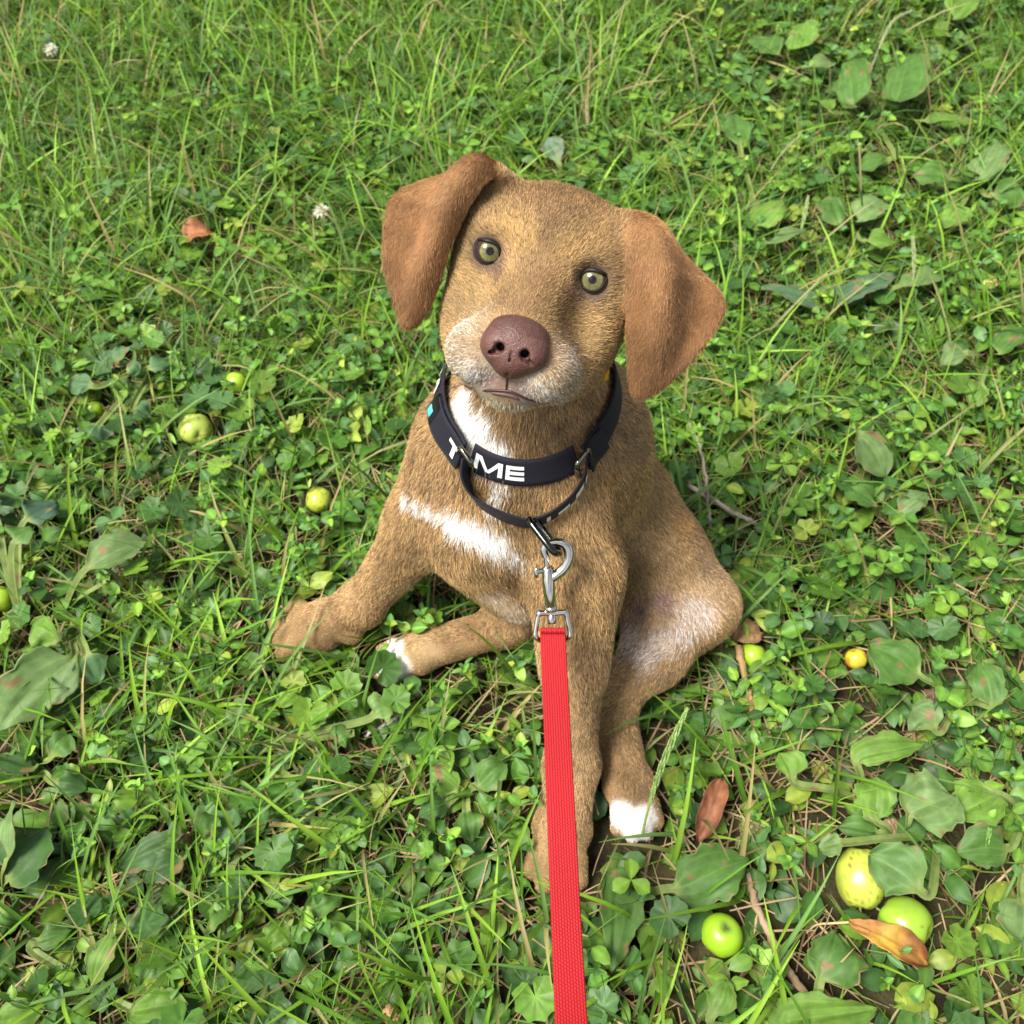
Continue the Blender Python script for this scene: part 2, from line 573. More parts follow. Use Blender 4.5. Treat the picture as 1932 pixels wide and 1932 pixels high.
# ------------------------------------------------------------------ colours of the coat, at each vertex of the body
TREE = BVHTree.FromPolygons([tuple(v) for v in DV], [tuple(int(i) for i in q) for q in DQ])
def hit(u, v):
    d = FWD + (u - HALF) / FPX * RT + (HALF - v) / FPX * UP
    loc, nrm, i, dist = TREE.ray_cast(Vector(CAMP), Vector(unit(d)))
    return None if loc is None else np.array(loc)
HP = to_head(DV)
NV = len(DV)
is_ear = np.zeros(NV, bool)
from mathutils.kdtree import KDTree
def kd(points):
    t = KDTree(len(points))
    for i, p in enumerate(points):
        t.insert(Vector(p), i)
    t.balance()
    return t
_ek = kd(np.vstack([EAR_L.reshape(-1, 3)[::2], EAR_R.reshape(-1, 3)[::2]]))
_cand = np.where((np.abs(HP[:, 0]) > 44) & (HP[:, 1] < 80) & (HP[:, 2] > -75))[0]
for i in _cand:
    if _ek.find(Vector(DV[i]))[2] < .0075:
        is_ear[i] = True
headness = np.clip((HP[:, 2] + 88) / 30, 0, 1) * np.clip((96 - HP[:, 1]) / 14, 0, 1) * (np.abs(HP[:, 0]) < 150) * (np.linalg.norm(HP, axis=1) < 190)
headness[is_ear] = 1

CC = np.zeros((NV, 3))
CC[:] = (.375, .238, .112)
def mixc(w, c):
    global CC
    w = np.clip(w, 0, 1)[:, None]
    CC = CC * (1 - w) + np.array(c) * w
def patch(pts, r, c, s=1.0, power=1.5):
    """Colour around surface points picked on the body."""
    P = [hit(*p) if len(p) == 2 else np.array(p) for p in pts]
    P = [p for p in P if p is not None]
    w = np.zeros(NV)
    for p in P:
        d = np.linalg.norm(DV - p, axis=1) / (r * .001)
        w = np.maximum(w, np.exp(-(d ** (2 * power))))
    mixc(w * s, c)
def hpatch(pts, r, c, s=1.0, power=1.5):
    w = np.zeros(NV)
    for p in pts:
        q = (HP - np.array(p, float)) / np.broadcast_to(np.array(r, float), (3,))
        w = np.maximum(w, np.exp(-(np.linalg.norm(q, axis=1) ** (2 * power))))
    mixc(w * s * (~is_ear), c)
WH = np.zeros(NV)
def white(pts, r, s=1.0, power=1.6):
    global WH
    for p in pts:
        p = hit(*p)
        if p is None:
            continue
        d = np.linalg.norm(DV - p, axis=1) / (r * .001)
        WH = np.maximum(WH, s * np.exp(-(d ** (2 * power))))
from mathutils import noise as mnoise
def nz(P, sc, seed=0):
    o = Vector((seed * 7.3, seed * 3.1, seed * 5.7))
    return np.array([mnoise.noise(Vector(p) * sc + o) for p in P])
N1, N2 = nz(DV, 28, 1), nz(DV, 75, 2)
# trunk and legs
patch([(1230, 900), (1210, 1000), (1220, 1080), (1190, 830)], 34, (.31, .205, .105), .9)
patch([(1155, 900), (1157, 1000), (1150, 1100), (1262, 880), (1288, 990)], 12, (.42, .235, .085), .7)
patch([(1100, 1300), (1095, 1400), (1080, 1500)], 26, (.325, .208, .105), .8)
patch([(1110, 1000), (1100, 1150)], 28, (.40, .25, .115), .7)
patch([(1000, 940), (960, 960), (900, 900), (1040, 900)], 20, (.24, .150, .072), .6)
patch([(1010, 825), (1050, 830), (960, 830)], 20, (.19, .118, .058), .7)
white([(876, 758), (884, 785), (895, 810), (915, 835), (932, 852), (905, 800)], 13)
white([(945, 908), (938, 930), (930, 950)], 7, .5)
white([(860, 983), (885, 992), (910, 1005), (932, 1018)], 11.5, .95)
white([(950, 1030), (968, 1045)], 8, .4)
white([(765, 942), (785, 950), (808, 958), (830, 970)], 6.5, .7)
patch([(950, 1035), (975, 1060)], 11, (.50, .42, .32), .6)
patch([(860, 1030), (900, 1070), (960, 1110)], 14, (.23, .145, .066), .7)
patch([(820, 920), (790, 890)], 24, (.37, .24, .125), .6)
patch([(745, 1090), (700, 1150), (790, 1040)], 17, (.30, .182, .088), .7)
patch([(800, 1060), (770, 1100)], 12, (.44, .31, .17), .6)
patch([(620, 1165), (580, 1180), (640, 1190)], 20, (.31, .185, .088), .8)
patch([(930, 1130), (960, 1150), (975, 1165)], 15, (.60, .47, .35), .9)
patch([(900, 1200), (850, 1215)], 14, (.31, .19, .095), .7)
patch([(800, 1215), (815, 1235)], 12, (.48, .33, .18), .8)
white([(738, 1240), (730, 1255), (752, 1258), (742, 1226), (722, 1245)], 13, 1, 2.5)
white([(1172, 1538), (1195, 1550), (1215, 1545), (1200, 1570)], 13, 1, 2.5)
patch([(1340, 1120), (1350, 1080)], 26, (.46, .31, .18), .8)
patch([(1290, 1190), (1320, 1160), (1220, 1235), (1250, 1210), (1185, 1200)], 18, (.44, .32, .26), .85)
white([(1290, 1190), (1320, 1165), (1220, 1235), (1255, 1212), (1190, 1205), (1300, 1150)], 15, .20)
patch([(1200, 1150), (1250, 1135), (1180, 1175)], 12, (.30, .19, .175), .8)
patch([(1195, 1270), (1260, 1255), (1330, 1220)], 13, (.33, .205, .10), .7)
patch([(1170, 1450), (1190, 1490), (1150, 1400)], 18, (.27, .165, .082), .8)
# head
hm = headness * (~is_ear)
mixc(hm * .85, (.345, .215, .098))
hpatch([(0, -34, -18), (14, -40, -28), (-14, -40, -28)], 26, (.27, .155, .07), .8)
for s in (-1, 1):
    hpatch([(s * 24, -17, 6), (s * 14, -10, 10)], (11, 8, 14), (.44, .275, .11), .75)
    hpatch([(s * 42, 22, 0), (s * 38, 34, 8), (s * 46, 6, -6)], 15, (.40, .26, .115), .8)
    hpatch([(s * 46, 40, -14), (s * 40, 55, -8)], 15, (.33, .215, .10), .7)
    hpatch([(s * 27, 50 if s < 0 else 62, 30), (s * 26, 64, 34), (s * 19, 71, 44), (s * 30, 72, 20)], (15, 14, 18), (.52, .44, .34), .75, 1.0)
    for _q in ((s * 26, 64, 34), (s * 19, 71, 44), (s * 27, 54, 32)):
        WH = np.maximum(WH, .42 * (~is_ear) * np.exp(-np.sum(((HP - np.array(_q)) / np.array([13, 12, 16])) ** 2, 1)))
    hpatch([(EYE_A[s], 3, 4)], 12.5, (.13, .085, .07), .85, 2.2)
    hpatch([(s * 32, 11, 6)], (12, 5, 14), (.12, .078, .064), .7, 2)
    hpatch([(s * 21, 13, 10), (s * 26, 9, 10)], 7.5, (.14, .085, .055), .7)
hpatch([(0, -22, 4), (0, -12, 10)], (6, 9, 14), (.12, .07, .04), .55, 1.0)
hpatch([(-9, -34, -6), (9, -36, -6), (0, -30, -2)], (11, 10, 16), (.17, .10, .052), .5, 1.0)
hpatch([(0, 16, 24), (0, 28, 34)], (13, 12, 14), (.27, .155, .078), .75)
hpatch([(0, 75, 52), (10, 76, 50), (-10, 75, 50), (16, 80, 44)], (11, 7, 14), (.27, .13, .10), .8)
hpatch([(0, 90, 36), (14, 90, 34), (-14, 90, 34)], (12, 5, 14), (.62, .56, .46), .8)
earf = is_ear.astype(float)
for _ in range(14):
    _s = np.zeros(NV); _c = np.zeros(NV)
    for k in range(4):
        np.add.at(_s, DQ[:, k], earf[DQ[:, (k + 1) % 4]] + earf[DQ[:, (k + 3) % 4]]); np.add.at(_c, DQ[:, k], 2)
    earf = .3 * earf + .7 * _s / np.maximum(_c, 1)
mixc(earf * .95, (.285, .143, .062))
_e = is_ear & (HP[:, 1] < -18)
mixc(_e * .6, (.40, .215, .095))
_e = is_ear & (HP[:, 1] > 28)
mixc(_e * .4, (.24, .12, .055))
CC *= (1 + .30 * N1 + .26 * N2)[:, None]
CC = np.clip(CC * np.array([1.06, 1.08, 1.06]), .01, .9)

# ------------------------------------------------------------------ lie and length of the coat
FLOWD = np.zeros((NV, 3))
_wsum = np.zeros(NV)
for a, b, r in FLOW:
    ab = b - a
    t = np.clip((DV - a) @ ab / (ab @ ab), 0, 1)
    d = np.linalg.norm(DV - a - t[:, None] * ab, axis=1) / r
    w = 1 / (.05 + d ** 2) ** 4
    FLOWD += w[:, None] * unit(ab)
    _wsum += w
FLOWD = unit(FLOWD)
FLOWD = unit(FLOWD + np.array([0, 0, -.35]))
_hf = HP - np.array([0, 46, 70])
_hf = unit(_hf) @ HM
_w = (headness * (~is_ear))[:, None]
FLOWD = unit(FLOWD * (1 - _w) + _hf * _w)
FLOWD = FLOWD + .42 * np.stack([nz(DV, 34, k) for k in (4, 5, 6)], -1)
FLOWD = unit(FLOWD - DN * np.sum(FLOWD * DN, 1, keepdims=True))
FLEN = np.full(NV, 7.8)
FLEN[DV[:, 2] < .13] = 5.6
FLEN = np.where(DV[:, 2] < .040, 2.6, FLEN)
_hl = 3.2 + 3.4 * np.clip((40 - HP[:, 2]) / 110, 0, 1)
FLEN = FLEN * (1 - headness) + _hl * headness
FLEN[is_ear] = 4.6
_throat = np.exp(-(np.linalg.norm(DV - hit(920, 840), axis=1) / .05) ** 2) + np.exp(-(np.linalg.norm(DV - hit(900, 990), axis=1) / .04) ** 2)
FLEN = FLEN * (1 + .35 * np.clip(_throat, 0, 1))
DENS = np.ones(NV)
for s in (-1, 1):
    q = HP - np.array([EYE_A[s], 1.5, 4])
    q[:, 0] *= .88
    DENS *= np.clip((np.linalg.norm(q, axis=1) - 9.0) / 2.4, 0, 1)
q = (HP - np.array([2.6, 49.5, 60])) / np.array([19, 17, 14])
DENS *= np.clip((np.linalg.norm(q, axis=1) - 1.0) * 6, 0, 1)
q = np.abs(HP[:, 0] - 1.5) / 3 + np.abs(HP[:, 1] - 72) / 12 + np.clip(40 - HP[:, 2], 0, 99)
DENS *= np.clip(q * 1.2 - .4, .0, 1)
for a, b in (((0, 79, 52), (15, 82, 46)), ((15, 82, 46), (29, 84, 30)), ((0, 79, 52), (-15, 82, 46)), ((-15, 82, 46), (-29, 84, 30))):
    a, b = np.array(a, float), np.array(b, float)
    t = np.clip((HP - a) @ (b - a) / ((b - a) @ (b - a)), 0, 1)
    DENS *= np.clip((np.linalg.norm(HP - a - t[:, None] * (b - a), axis=1) - 1.6) / 2, 0, 1)

for _q in spline(np.array([(870, 724), (904, 738), (926, 738), (954, 740), (975, 746), (1000, 757), (1028, 760)], float), 24):
    _p = hit(*_q)
    DENS *= np.clip((np.linalg.norm(DV - _p, axis=1) - .0028) / .003, 0.0, 1)
_q = (HP - np.array([1.5, 71, 54])) / np.array([13, 8, 14])
FLEN *= .55 + .45 * np.clip(np.linalg.norm(_q, axis=1) - .6, 0, 1)

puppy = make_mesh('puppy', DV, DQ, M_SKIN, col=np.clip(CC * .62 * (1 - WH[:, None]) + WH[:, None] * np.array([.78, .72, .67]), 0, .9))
tag(puppy, 'brown puppy with floppy ears and white chest patch sitting in the grass, head tilted', 'puppy')

# ------------------------------------------------------------------ fur
def make_fur(name, count, thick=.000125, lmul=1.0, dark=.30, light=.38, ear_share=1.0):
    tri = np.vstack([DQ[:, [0, 1, 2]], DQ[:, [0, 2, 3]]])
    e = np.cross(DV[tri[:, 1]] - DV[tri[:, 0]], DV[tri[:, 2]] - DV[tri[:, 0]])
    area = np.linalg.norm(e, axis=1) * DENS[tri].mean(1) * (1 + .9 * headness[tri[:, 0]])
    area *= np.where(DV[tri[:, 0], 2] < .006, 0, 1)
    area *= np.where(is_ear[tri[:, 0]], ear_share, 1)
    f = rng.choice(len(tri), count, p=area / area.sum())
    r1, r2 = np.sqrt(rng.random(count)), rng.random(count)
    w = np.stack([1 - r1, r1 * (1 - r2), r1 * r2], -1)
    ip = lambda A: (A[tri[f]] * (w[..., None] if A.ndim == 2 else w)).sum(1)
    P, N, D, L, C, hh, wh = ip(DV), unit(ip(DN)), ip(FLOWD), ip(FLEN) * .001, ip(CC), ip(headness), ip(WH)
    isw = rng.random(count) < wh * 1.05
    C = np.where(isw[:, None], np.array([.89, .87, .83]), C)
    L = L * np.where(isw, 1.2, 1)
    D = D + .15 * rng.normal(size=D.shape)
    D = unit(D - N * np.sum(D * N, 1, keepdims=True))
    L = L * lmul * rng.uniform(.6, 1.25, count)
    lift = rng.uniform(.14, .36, count)[:, None]
    K = 5
    t = np.linspace(0, 1, K)[None, :, None]
    pts = P[:, None] + L[:, None, None] * (t * D[:, None] * (1 - .10 * t) + (lift[:, None] * (t - .52 * t * t)) * N[:, None]) - .0006 * N[:, None] * (1 - t)
    pts = pts + (t ** 2) * (L[:, None, None] * .10) * rng.normal(size=(count, 1, 3))
    pts[..., 2] = np.maximum(pts[..., 2], .001)
    u = rng.random(count)
    f1 = np.where(u < dark, rng.uniform(.22, .55, count), np.where(u < 1 - light, rng.uniform(.8, 1.1, count), rng.uniform(1.25, 1.9, count)))
    er = ip(is_ear.astype(float))
    f1 = f1 * (1 - .55 * er) + .55 * er * rng.uniform(.85, 1.12, count)
    lum = C.mean(1)
    f1 = f1 * (1 - np.clip((lum - .35) * 3, 0, .95)) + np.clip((lum - .35) * 3, 0, .95) * 1.0
    C = C * f1[:, None]
    gold = (u > .8)[:, None]
    C = np.where(gold, C * np.array([1.06, 1.02, .90]), C)
    C = np.clip(C, .005, .88)
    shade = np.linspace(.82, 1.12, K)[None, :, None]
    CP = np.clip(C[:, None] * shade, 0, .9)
    cu = bpy.data.hair_curves.new(name)
    cu.add_curves([K] * count)
    cu.attributes['position'].data.foreach_set('vector', pts.astype(np.float32).ravel())
    ra = cu.attributes.get('radius') or cu.attributes.new('radius', 'FLOAT', 'POINT')
    rad = np.array([1.0, 1.0, .85, .6, .18])[None] * (thick * rng.uniform(.75, 1.25, count))[:, None] * (1 - .25 * hh)[:, None]
    ra.data.foreach_set('value', rad.astype(np.float32).ravel())
    ca = cu.attributes.new('Col', 'FLOAT_COLOR', 'POINT')
    c4 = np.ones((count, K, 4), np.float32)
    c4[..., :3] = CP
    ca.data.foreach_set('color', c4.ravel())
    o = bpy.data.objects.new(name, cu)
    COL.objects.link(o)
    o.parent = puppy
    m, nt, b = new_mat(name)
    a = nt.nodes.new('ShaderNodeAttribute')
    a.attribute_name = 'Col'
    nt.links.new(a.outputs['Color'], b.inputs['Base Color'])
    b.inputs['Roughness'].default_value = .48
    b.inputs['Specular IOR Level'].default_value = .32
    cu.materials.append(m)
    return o
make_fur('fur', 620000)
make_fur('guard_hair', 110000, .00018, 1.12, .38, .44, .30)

# ------------------------------------------------------------------ nose
NO = np.array([1.8, 50.0, 58.5])
nf = Field((-27, -24, -22), (27, 26, 20), .62)
I3 = np.eye(3)
nf.ell((0, -3, -6), I3, (17.5, 13, 12.5), 5)
nf.ell((0, -8, -9), I3, (16, 8, 10.5), 6)
nf.ell((0, 6, -4), I3, (11, 11.5, 10), 8)
for s in (-1, 1):
    nf.ell((s * 10.0, 2.0, -3.2), I3, (9.2, 9.2, 9.4), 6)
for s in (-1, 1):
    nf.cone((s * 8.4, 2.8, 11), (s * 7.2, 1.8, 2.6), 3.2, 2.4, 2.0, cut=True)
    nf.cone((s * 8.8, 4.6, 7), (s * 12.0, 6.4, 5.0), 2.0, 1.5, 1.6, cut=True)
    nf.cone((s * 12.0, 6.4, 5.0), (s * 17.0, 6.2, 0), 1.2, .6, 1.6, cut=True)
nf.cone((0, 3, 9.0), (0, 8, 8.0), .25, .5, 1.2, cut=True)
nf.cone((0, 8, 7.6), (0.4, 20, 2), .55, .8, 1.4, cut=True)
nv, nq = nf.surface(1)
nv = nv * np.array([.98, .95, 1.0])
nn = nz(nv, .35, 3)
ncol = np.array([.110, .050, .040]) * (1 + .22 * nn)[:, None]
_d = np.minimum(np.linalg.norm((nv - [6.6, 3, 3]) / [1, 1, 2.0], axis=1), np.linalg.norm((nv - [-6.6, 3, 3]) / [1, 1, 2.0], axis=1))
ncol = ncol * np.where(nv[:, 1] < -8, .8, 1)[:, None]
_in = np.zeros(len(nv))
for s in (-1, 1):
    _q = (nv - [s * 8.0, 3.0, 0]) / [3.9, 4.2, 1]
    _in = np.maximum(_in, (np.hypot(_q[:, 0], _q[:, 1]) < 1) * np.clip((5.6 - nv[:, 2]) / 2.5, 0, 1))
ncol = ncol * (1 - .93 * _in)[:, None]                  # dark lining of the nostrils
make_mesh('nose', HEAD_O + .001 * ((nv + NO) @ HM), nq, M_NOSE, puppy, col=np.clip(ncol, 0, 1))

# ------------------------------------------------------------------ mouth
def lip_line(pts, r, name, mat):
    P = np.array([hit(*q) for q in spline(np.array(pts, float), 26)])
    for _ in range(3):
        P[1:-1] = .5 * P[1:-1] + .25 * (P[2:] + P[:-2])
    P = P + unit(CAMP - P) * .0006
    k = np.linspace(-1, 1, len(P))
    Vv, F = tube(P, .001 * r * np.sqrt(np.clip(1.04 - k ** 4, 0, 1)), 8)
    make_mesh(name, Vv, F, mat, puppy)
M_LIP = plain('lip_skin', (.05, .022, .018), .45)
M_LIP2 = plain('lower_lip_skin', (.115, .058, .047), .6)
lip_line([(866, 722), (884, 731), (904, 737), (926, 736), (954, 737), (970, 741), (986, 749), (1006, 757), (1032, 759)], .8, 'mouth_line', M_LIP)
lip_line([(925, 741), (950, 744), (968, 748), (980, 754)], 1.1, 'lower_lip', M_LIP2)
lip_line([(957, 708), (956, 722), (954, 738)], .55, 'philtrum', M_LIP)

# ------------------------------------------------------------------ eyes
def cap_mesh(center, gaze, r, a0, a1, colf, nseg=48, nr=14, name='', parent=None, mat=None, flat=0.0):
    g = unit(gaze)
    x = unit(np.cross(np.array([0, 0, 1.0]), g))
    y = np.cross(g, x)
    th = np.linspace(a0, a1, nr)
    ph = np.linspace(0, 2 * math.pi, nseg, endpoint=False)
    T, PH = np.meshgrid(th, ph, indexing='ij')
    d = np.cos(T)[..., None] * g * (1 - flat) + np.sin(T)[..., None] * (np.cos(PH)[..., None] * x + np.sin(PH)[..., None] * y)
    Vv = center + r * d.reshape(-1, 3)
    i, j = np.meshgrid(np.arange(nr - 1), np.arange(nseg), indexing='ij')
    Q = np.stack([i * nseg + j, (i + 1) * nseg + j, (i + 1) * nseg + (j + 1) % nseg, i * nseg + (j + 1) % nseg], -1).reshape(-1, 4)
    return make_mesh(name, Vv, Q, mat, parent, col=np.clip(colf(T.ravel(), PH.ravel()), 0, 1))
for s in (-1, 1):
    ec = hd(EYE_A[s], 1.5, -5.4)
    gz = unit(CAMP - ec) + .05 * HB * 0 - .04 * s * HA
    gz = unit(gz)
    r = .0106
    eye = cap_mesh(ec, gz, r, .70, math.pi * .97, lambda T, P: np.tile([.05, .03, .025], (len(T), 1)), 40, 20, 'eye', puppy, M_EYE)
    rr = rng.random(48)
    def iris(T, P):
        k = np.round(P / (2 * math.pi) * 48).astype(int) % 48
        f = np.clip((T - .24) / .495, 0, 1) ** .8
        base = np.outer(1 - f, [.085, .080, .040]) + np.outer(f, [.215, .20, .066])
        base *= (.80 + .38 * rr[k])[:, None]
        base *= np.where(f > .90, .16, np.where(f > .78, .7, 1))[:, None]
        return base
    cap_mesh(ec, gz, r * 1.004, .24, .735, iris, 48, 12, 'iris', eye, M_EYE)
    cap_mesh(ec, gz, r * 1.0045, .001, .25, lambda T, P: np.tile([.008, .007, .006], (len(T), 1)), 32, 5, 'pupil', eye, M_EYE)
    # lids: a rolled rim round an almond opening with its corner towards the nose
    m = 72
    ph = np.linspace(0, 2 * math.pi, m, endpoint=False)
    inner = math.atan2(.55, -s)                      # direction of the tear corner in (a, b)
    dlt = (ph - inner + math.pi) % (2 * math.pi) - math.pi
    ro = 7.3 + 3.4 * np.exp(-(dlt / .28) ** 2) - 2.1 * np.clip(-np.sin(ph), 0, 1) ** 1.5 - .5 * np.clip(np.sin(ph), 0, 1) ** 2 + 2.2 * np.exp(-((dlt - np.sign(dlt) * math.pi) / .34) ** 2)
    rings = []
    for k, (dr, off) in enumerate(((-.3, .2), (.0, .6), (.5, .8), (1.1, .5), (2.0, -.6), (4.0, -4.0))):
        rad = ro + dr * (1 + .9 * np.clip(-np.sin(ph), 0, 1) * (k in (2, 3)))
        h0 = np.sqrt(np.maximum(10.6 ** 2 - np.minimum(rad, 10.4) ** 2, 1)) - 4.6
        hh = h0 + off if k < 3 else (np.sqrt(np.maximum(10.6 ** 2 - (ro + 1.0) ** 2, 1)) - 4.6 + off)
        hh = hh - .3 + 1.1 * np.clip(-np.sin(ph), 0, 1) ** 1.5 * (k in (1, 2, 3, 4))      # the upper lid overhangs
        rings.append(HEAD_O + .001 * (np.stack([EYE_A[s] + rad * np.cos(ph), 1.5 + rad * np.sin(ph), hh], -1) @ HM))
    Vv = np.vstack(rings)
    i, j = np.meshgrid(np.arange(len(rings) - 1), np.arange(m), indexing='ij')
    Q = np.stack([i * m + j, i * m + (j + 1) % m, (i + 1) * m + (j + 1) % m, (i + 1) * m + j], -1).reshape(-1, 4)
    lc = np.repeat(np.array([[.008, .006, .005], [.010, .007, .006], [.016, .011, .010], [.034, .022, .020], [.060, .040, .036], [.075, .050, .045]]), m, 0)
    lc[3 * m:4 * m] *= (1 - .7 * np.clip(-np.sin(ph), 0, 1))[:, None]
    make_mesh('eyelid', Vv, Q, M_LID, puppy, col=lc)

# ------------------------------------------------------------------ claws, pads, whiskers
for tip, d, flat in TOES:
    d = unit(d)
    path = spline([tip - d * .004 + V3(0, 0, .002), tip + d * .001 + V3(0, 0, .0012), tip + d * .004 - V3(0, 0, .0015)], 7)
    path[:, 2] = np.maximum(path[:, 2], .002)
    Vv, F = tube(path, np.linspace(.0022, .0005, 7), 8)
    make_mesh('claw', Vv, F, M_CLAW, puppy)
for (u, v, z, rx) in ((778, 1258, .010, .0085), (752, 1262, .008, .008), (1196, 1567, .008, .008)):
    bm = bmesh.new()
    bmesh.ops.create_icosphere(bm, subdivisions=3, radius=1)
    c = pz(u, v, z)
    for w in bm.verts:
        w.co = Vector(c) + Vector((w.co.x * rx, w.co.y * rx * .8, w.co.z * rx * .7))
    me = bpy.data.meshes.new('paw_pad')
    bm.to_mesh(me)
    me.materials.append(M_PAD)
    for p in me.polygons: p.use_smooth = True
    o = bpy.data.objects.new('paw_pad', me)
    COL.objects.link(o)
    o.parent = puppy
M_WHISK = plain('whisker', (.03, .022, .018), .4)
for i in range(30):
    s = -1 if i % 2 else 1
    p0 = hd(s * rng.uniform(14, 34), rng.uniform(54, 78), rng.uniform(22, 48))
    loc, nrm, _, _ = TREE.find_nearest(Vector(p0))
    p0, nrm = np.array(loc), np.array(nrm)
    d = unit(nrm * .55 + s * HA * .7 - HC * .35 + HB * rng.uniform(-.1, .5) + .15 * rng.normal(size=3))
    L = rng.uniform(.012, .030)
    path = spline([p0 - nrm * .001, p0 + d * L * .5, p0 + d * L + HB * .004], 7)
    Vv, F = tube(path, np.linspace(.00016, .00004, 7), 4, cap=False)
    make_mesh('whisker', Vv, F, M_WHISK, puppy)
# ------------------------------------------------------------------ collar
def weave_mat(name, color, rough=.75, scale=900, strength=.5):
    m, nt, b = new_mat(name)
    tc = nt.nodes.new('ShaderNodeTexCoord')
    w = nt.nodes.new('ShaderNodeTexNoise')
    w.inputs['Scale'].default_value = scale
    nt.links.new(tc.outputs['Object'], w.inputs['Vector'])
    r = nt.nodes.new('ShaderNodeValToRGB')
    r.color_ramp.elements[0].color = (*[c * .65 for c in color], 1)
    r.color_ramp.elements[1].color = (*[min(1, c * 1.4) for c in color], 1)
    nt.links.new(w.outputs['Fac'], r.inputs['Fac'])
    nt.links.new(r.outputs['Color'], b.inputs['Base Color'])
    bp = nt.nodes.new('ShaderNodeBump')
    bp.inputs['Strength'].default_value = strength
    bp.inputs['Distance'].default_value = .0004
    nt.links.new(w.outputs['Fac'], bp.inputs['Height'])
    nt.links.new(bp.outputs['Normal'], b.inputs['Normal'])
    b.inputs['Roughness'].default_value = rough
    b.inputs['Specular IOR Level'].default_value = .22
    b.inputs['Sheen Weight'].default_value = .03
    return m
M_STRAP = weave_mat('collar_nylon', (.013, .012, .019))
M_PRINT = plain('white_print', (.80, .80, .78), .6)
M_TEAL = plain('teal_print', (.10, .52, .60), .5)
M_PLASTIC = plain('black_plastic', (.012, .012, .014), .28, 0, .5)
M_NICKEL = plain('black_nickel', (.20, .195, .16), .14, 1.0)
M_GUN = plain('gunmetal_ring', (.07, .075, .065), .10, 1.0)
M_CHROME = plain('chrome', (.60, .58, .52), .06, 1.0)
M_YELLOW = plain('yellow_tag', (.80, .45, .02), .4)

RC = V3(.010, .499, .291)
RN = unit(V3(-.02, -.17, 1.0))
RX = unit(np.cross(V3(0, 1, 0), RN))
RY = np.cross(RN, RX)                                   # away from the camera
def ring_dir(a):                                        # a = 0 towards the camera, positive towards the picture's right
    return np.sin(a)[..., None] * RX - np.cos(a)[..., None] * RY
_A = np.linspace(-math.pi, math.pi, 181)[:-1]
_rs = np.linspace(.02, .10, 161)
def skin_radius(off):
    P = RC + off * RN + ring_dir(_A)[:, None] * _rs[None, :, None]
    d = BODY.sample(P)
    first = np.argmax((d > 0), axis=1)
    return np.where((d > 0).any(1), _rs[first], .07)
def smooth(r, n=10):
    for _ in range(n):
        r = np.maximum(r, .5 * (np.roll(r, 3) + np.roll(r, -3)))
        r = .5 * r + .25 * (np.roll(r, 1) + np.roll(r, -1))
    return r
_prof = [smooth(np.minimum(skin_radius(o), .082), 8) for o in (-.011, 0, .011)]
def ring_pt(a, t, lift):
    """Point of the collar: a angle, t in [-1, 1] across the strap, lift above the skin."""
    a = np.asarray(a, float)
    q = [np.interp((a + math.pi) % (2 * math.pi) - math.pi, _A, p, period=2 * math.pi) for p in _prof]
    t = np.asarray(t, float)
    r = q[1] + t * .5 * .6 * (q[2] - q[0])
    return RC + ring_dir(a) * (r + lift)[..., None] + (t * .0117)[..., None] * RN
def strap_solid(center_fn, n, m=7, th=.0016):
    """A strap as a closed slab. center_fn(i-array s in [0,1], t) -> (point); thickness along the outside normal."""
    s = np.linspace(0, 1, n)
    t = np.linspace(-1, 1, m)
    S, Tt = np.meshgrid(s, t, indexing='ij')
    P = center_fn(S.ravel(), Tt.ravel()).reshape(n, m, 3)
    du = np.gradient(P, axis=0)
    dv = np.gradient(P, axis=1)
    N = unit(np.cross(du, dv))
    top, bot = P + N * th / 2, P - N * th / 2
    Vv = np.vstack([top.reshape(-1, 3), bot.reshape(-1, 3)])
    o = n * m
    i, j = np.meshgrid(np.arange(n - 1), np.arange(m - 1), indexing='ij')
    q = np.stack([i * m + j, (i + 1) * m + j, (i + 1) * m + j + 1, i * m + j + 1], -1).reshape(-1, 4)
    Q = [q, q[:, ::-1] + o]
    k = np.arange(n - 1)
    for c, f in ((0, 1), (m - 1, -1)):
        e = np.stack([k * m + c, k * m + c + o, (k + 1) * m + c + o, (k + 1) * m + c], -1)
        Q.append(e[:, ::f])
    k = np.arange(m - 1)
    for r, f in ((0, -1), (n - 1, 1)):
        e = np.stack([r * m + k, r * m + k + o, r * m + k + 1 + o, r * m + k + 1], -1)
        Q.append(e[:, ::f])
    return Vv, np.vstack(Q), P, N
AL, AR = math.radians(-41), math.radians(38)            # where the two slide rings sit
collar = empty('dog_collar', tuple(RC))
tag(collar, 'black nylon martingale collar with white lettering around the puppy\'s neck', 'collar')
def cpart(name, Vv, F, mat, parent=None):
    o = make_mesh(name, Vv, F, mat)
    if parent is None:
        adopt(o, collar)
    else:
        o.parent = parent
    return o
def neck_fn(lift):
    return lambda s, t: ring_pt(AR + .06 + s * (2 * math.pi + AL - AR - .12), t, lift(s) + 0 * t)
Vv, Q, _, _ = strap_solid(neck_fn(lambda s: .0052 + .004 * (np.exp(-(s / .03) ** 2) + np.exp(-((s - 1) / .03) ** 2))), 120)
neck_strap = cpart('neck_strap', Vv, Q, M_STRAP)
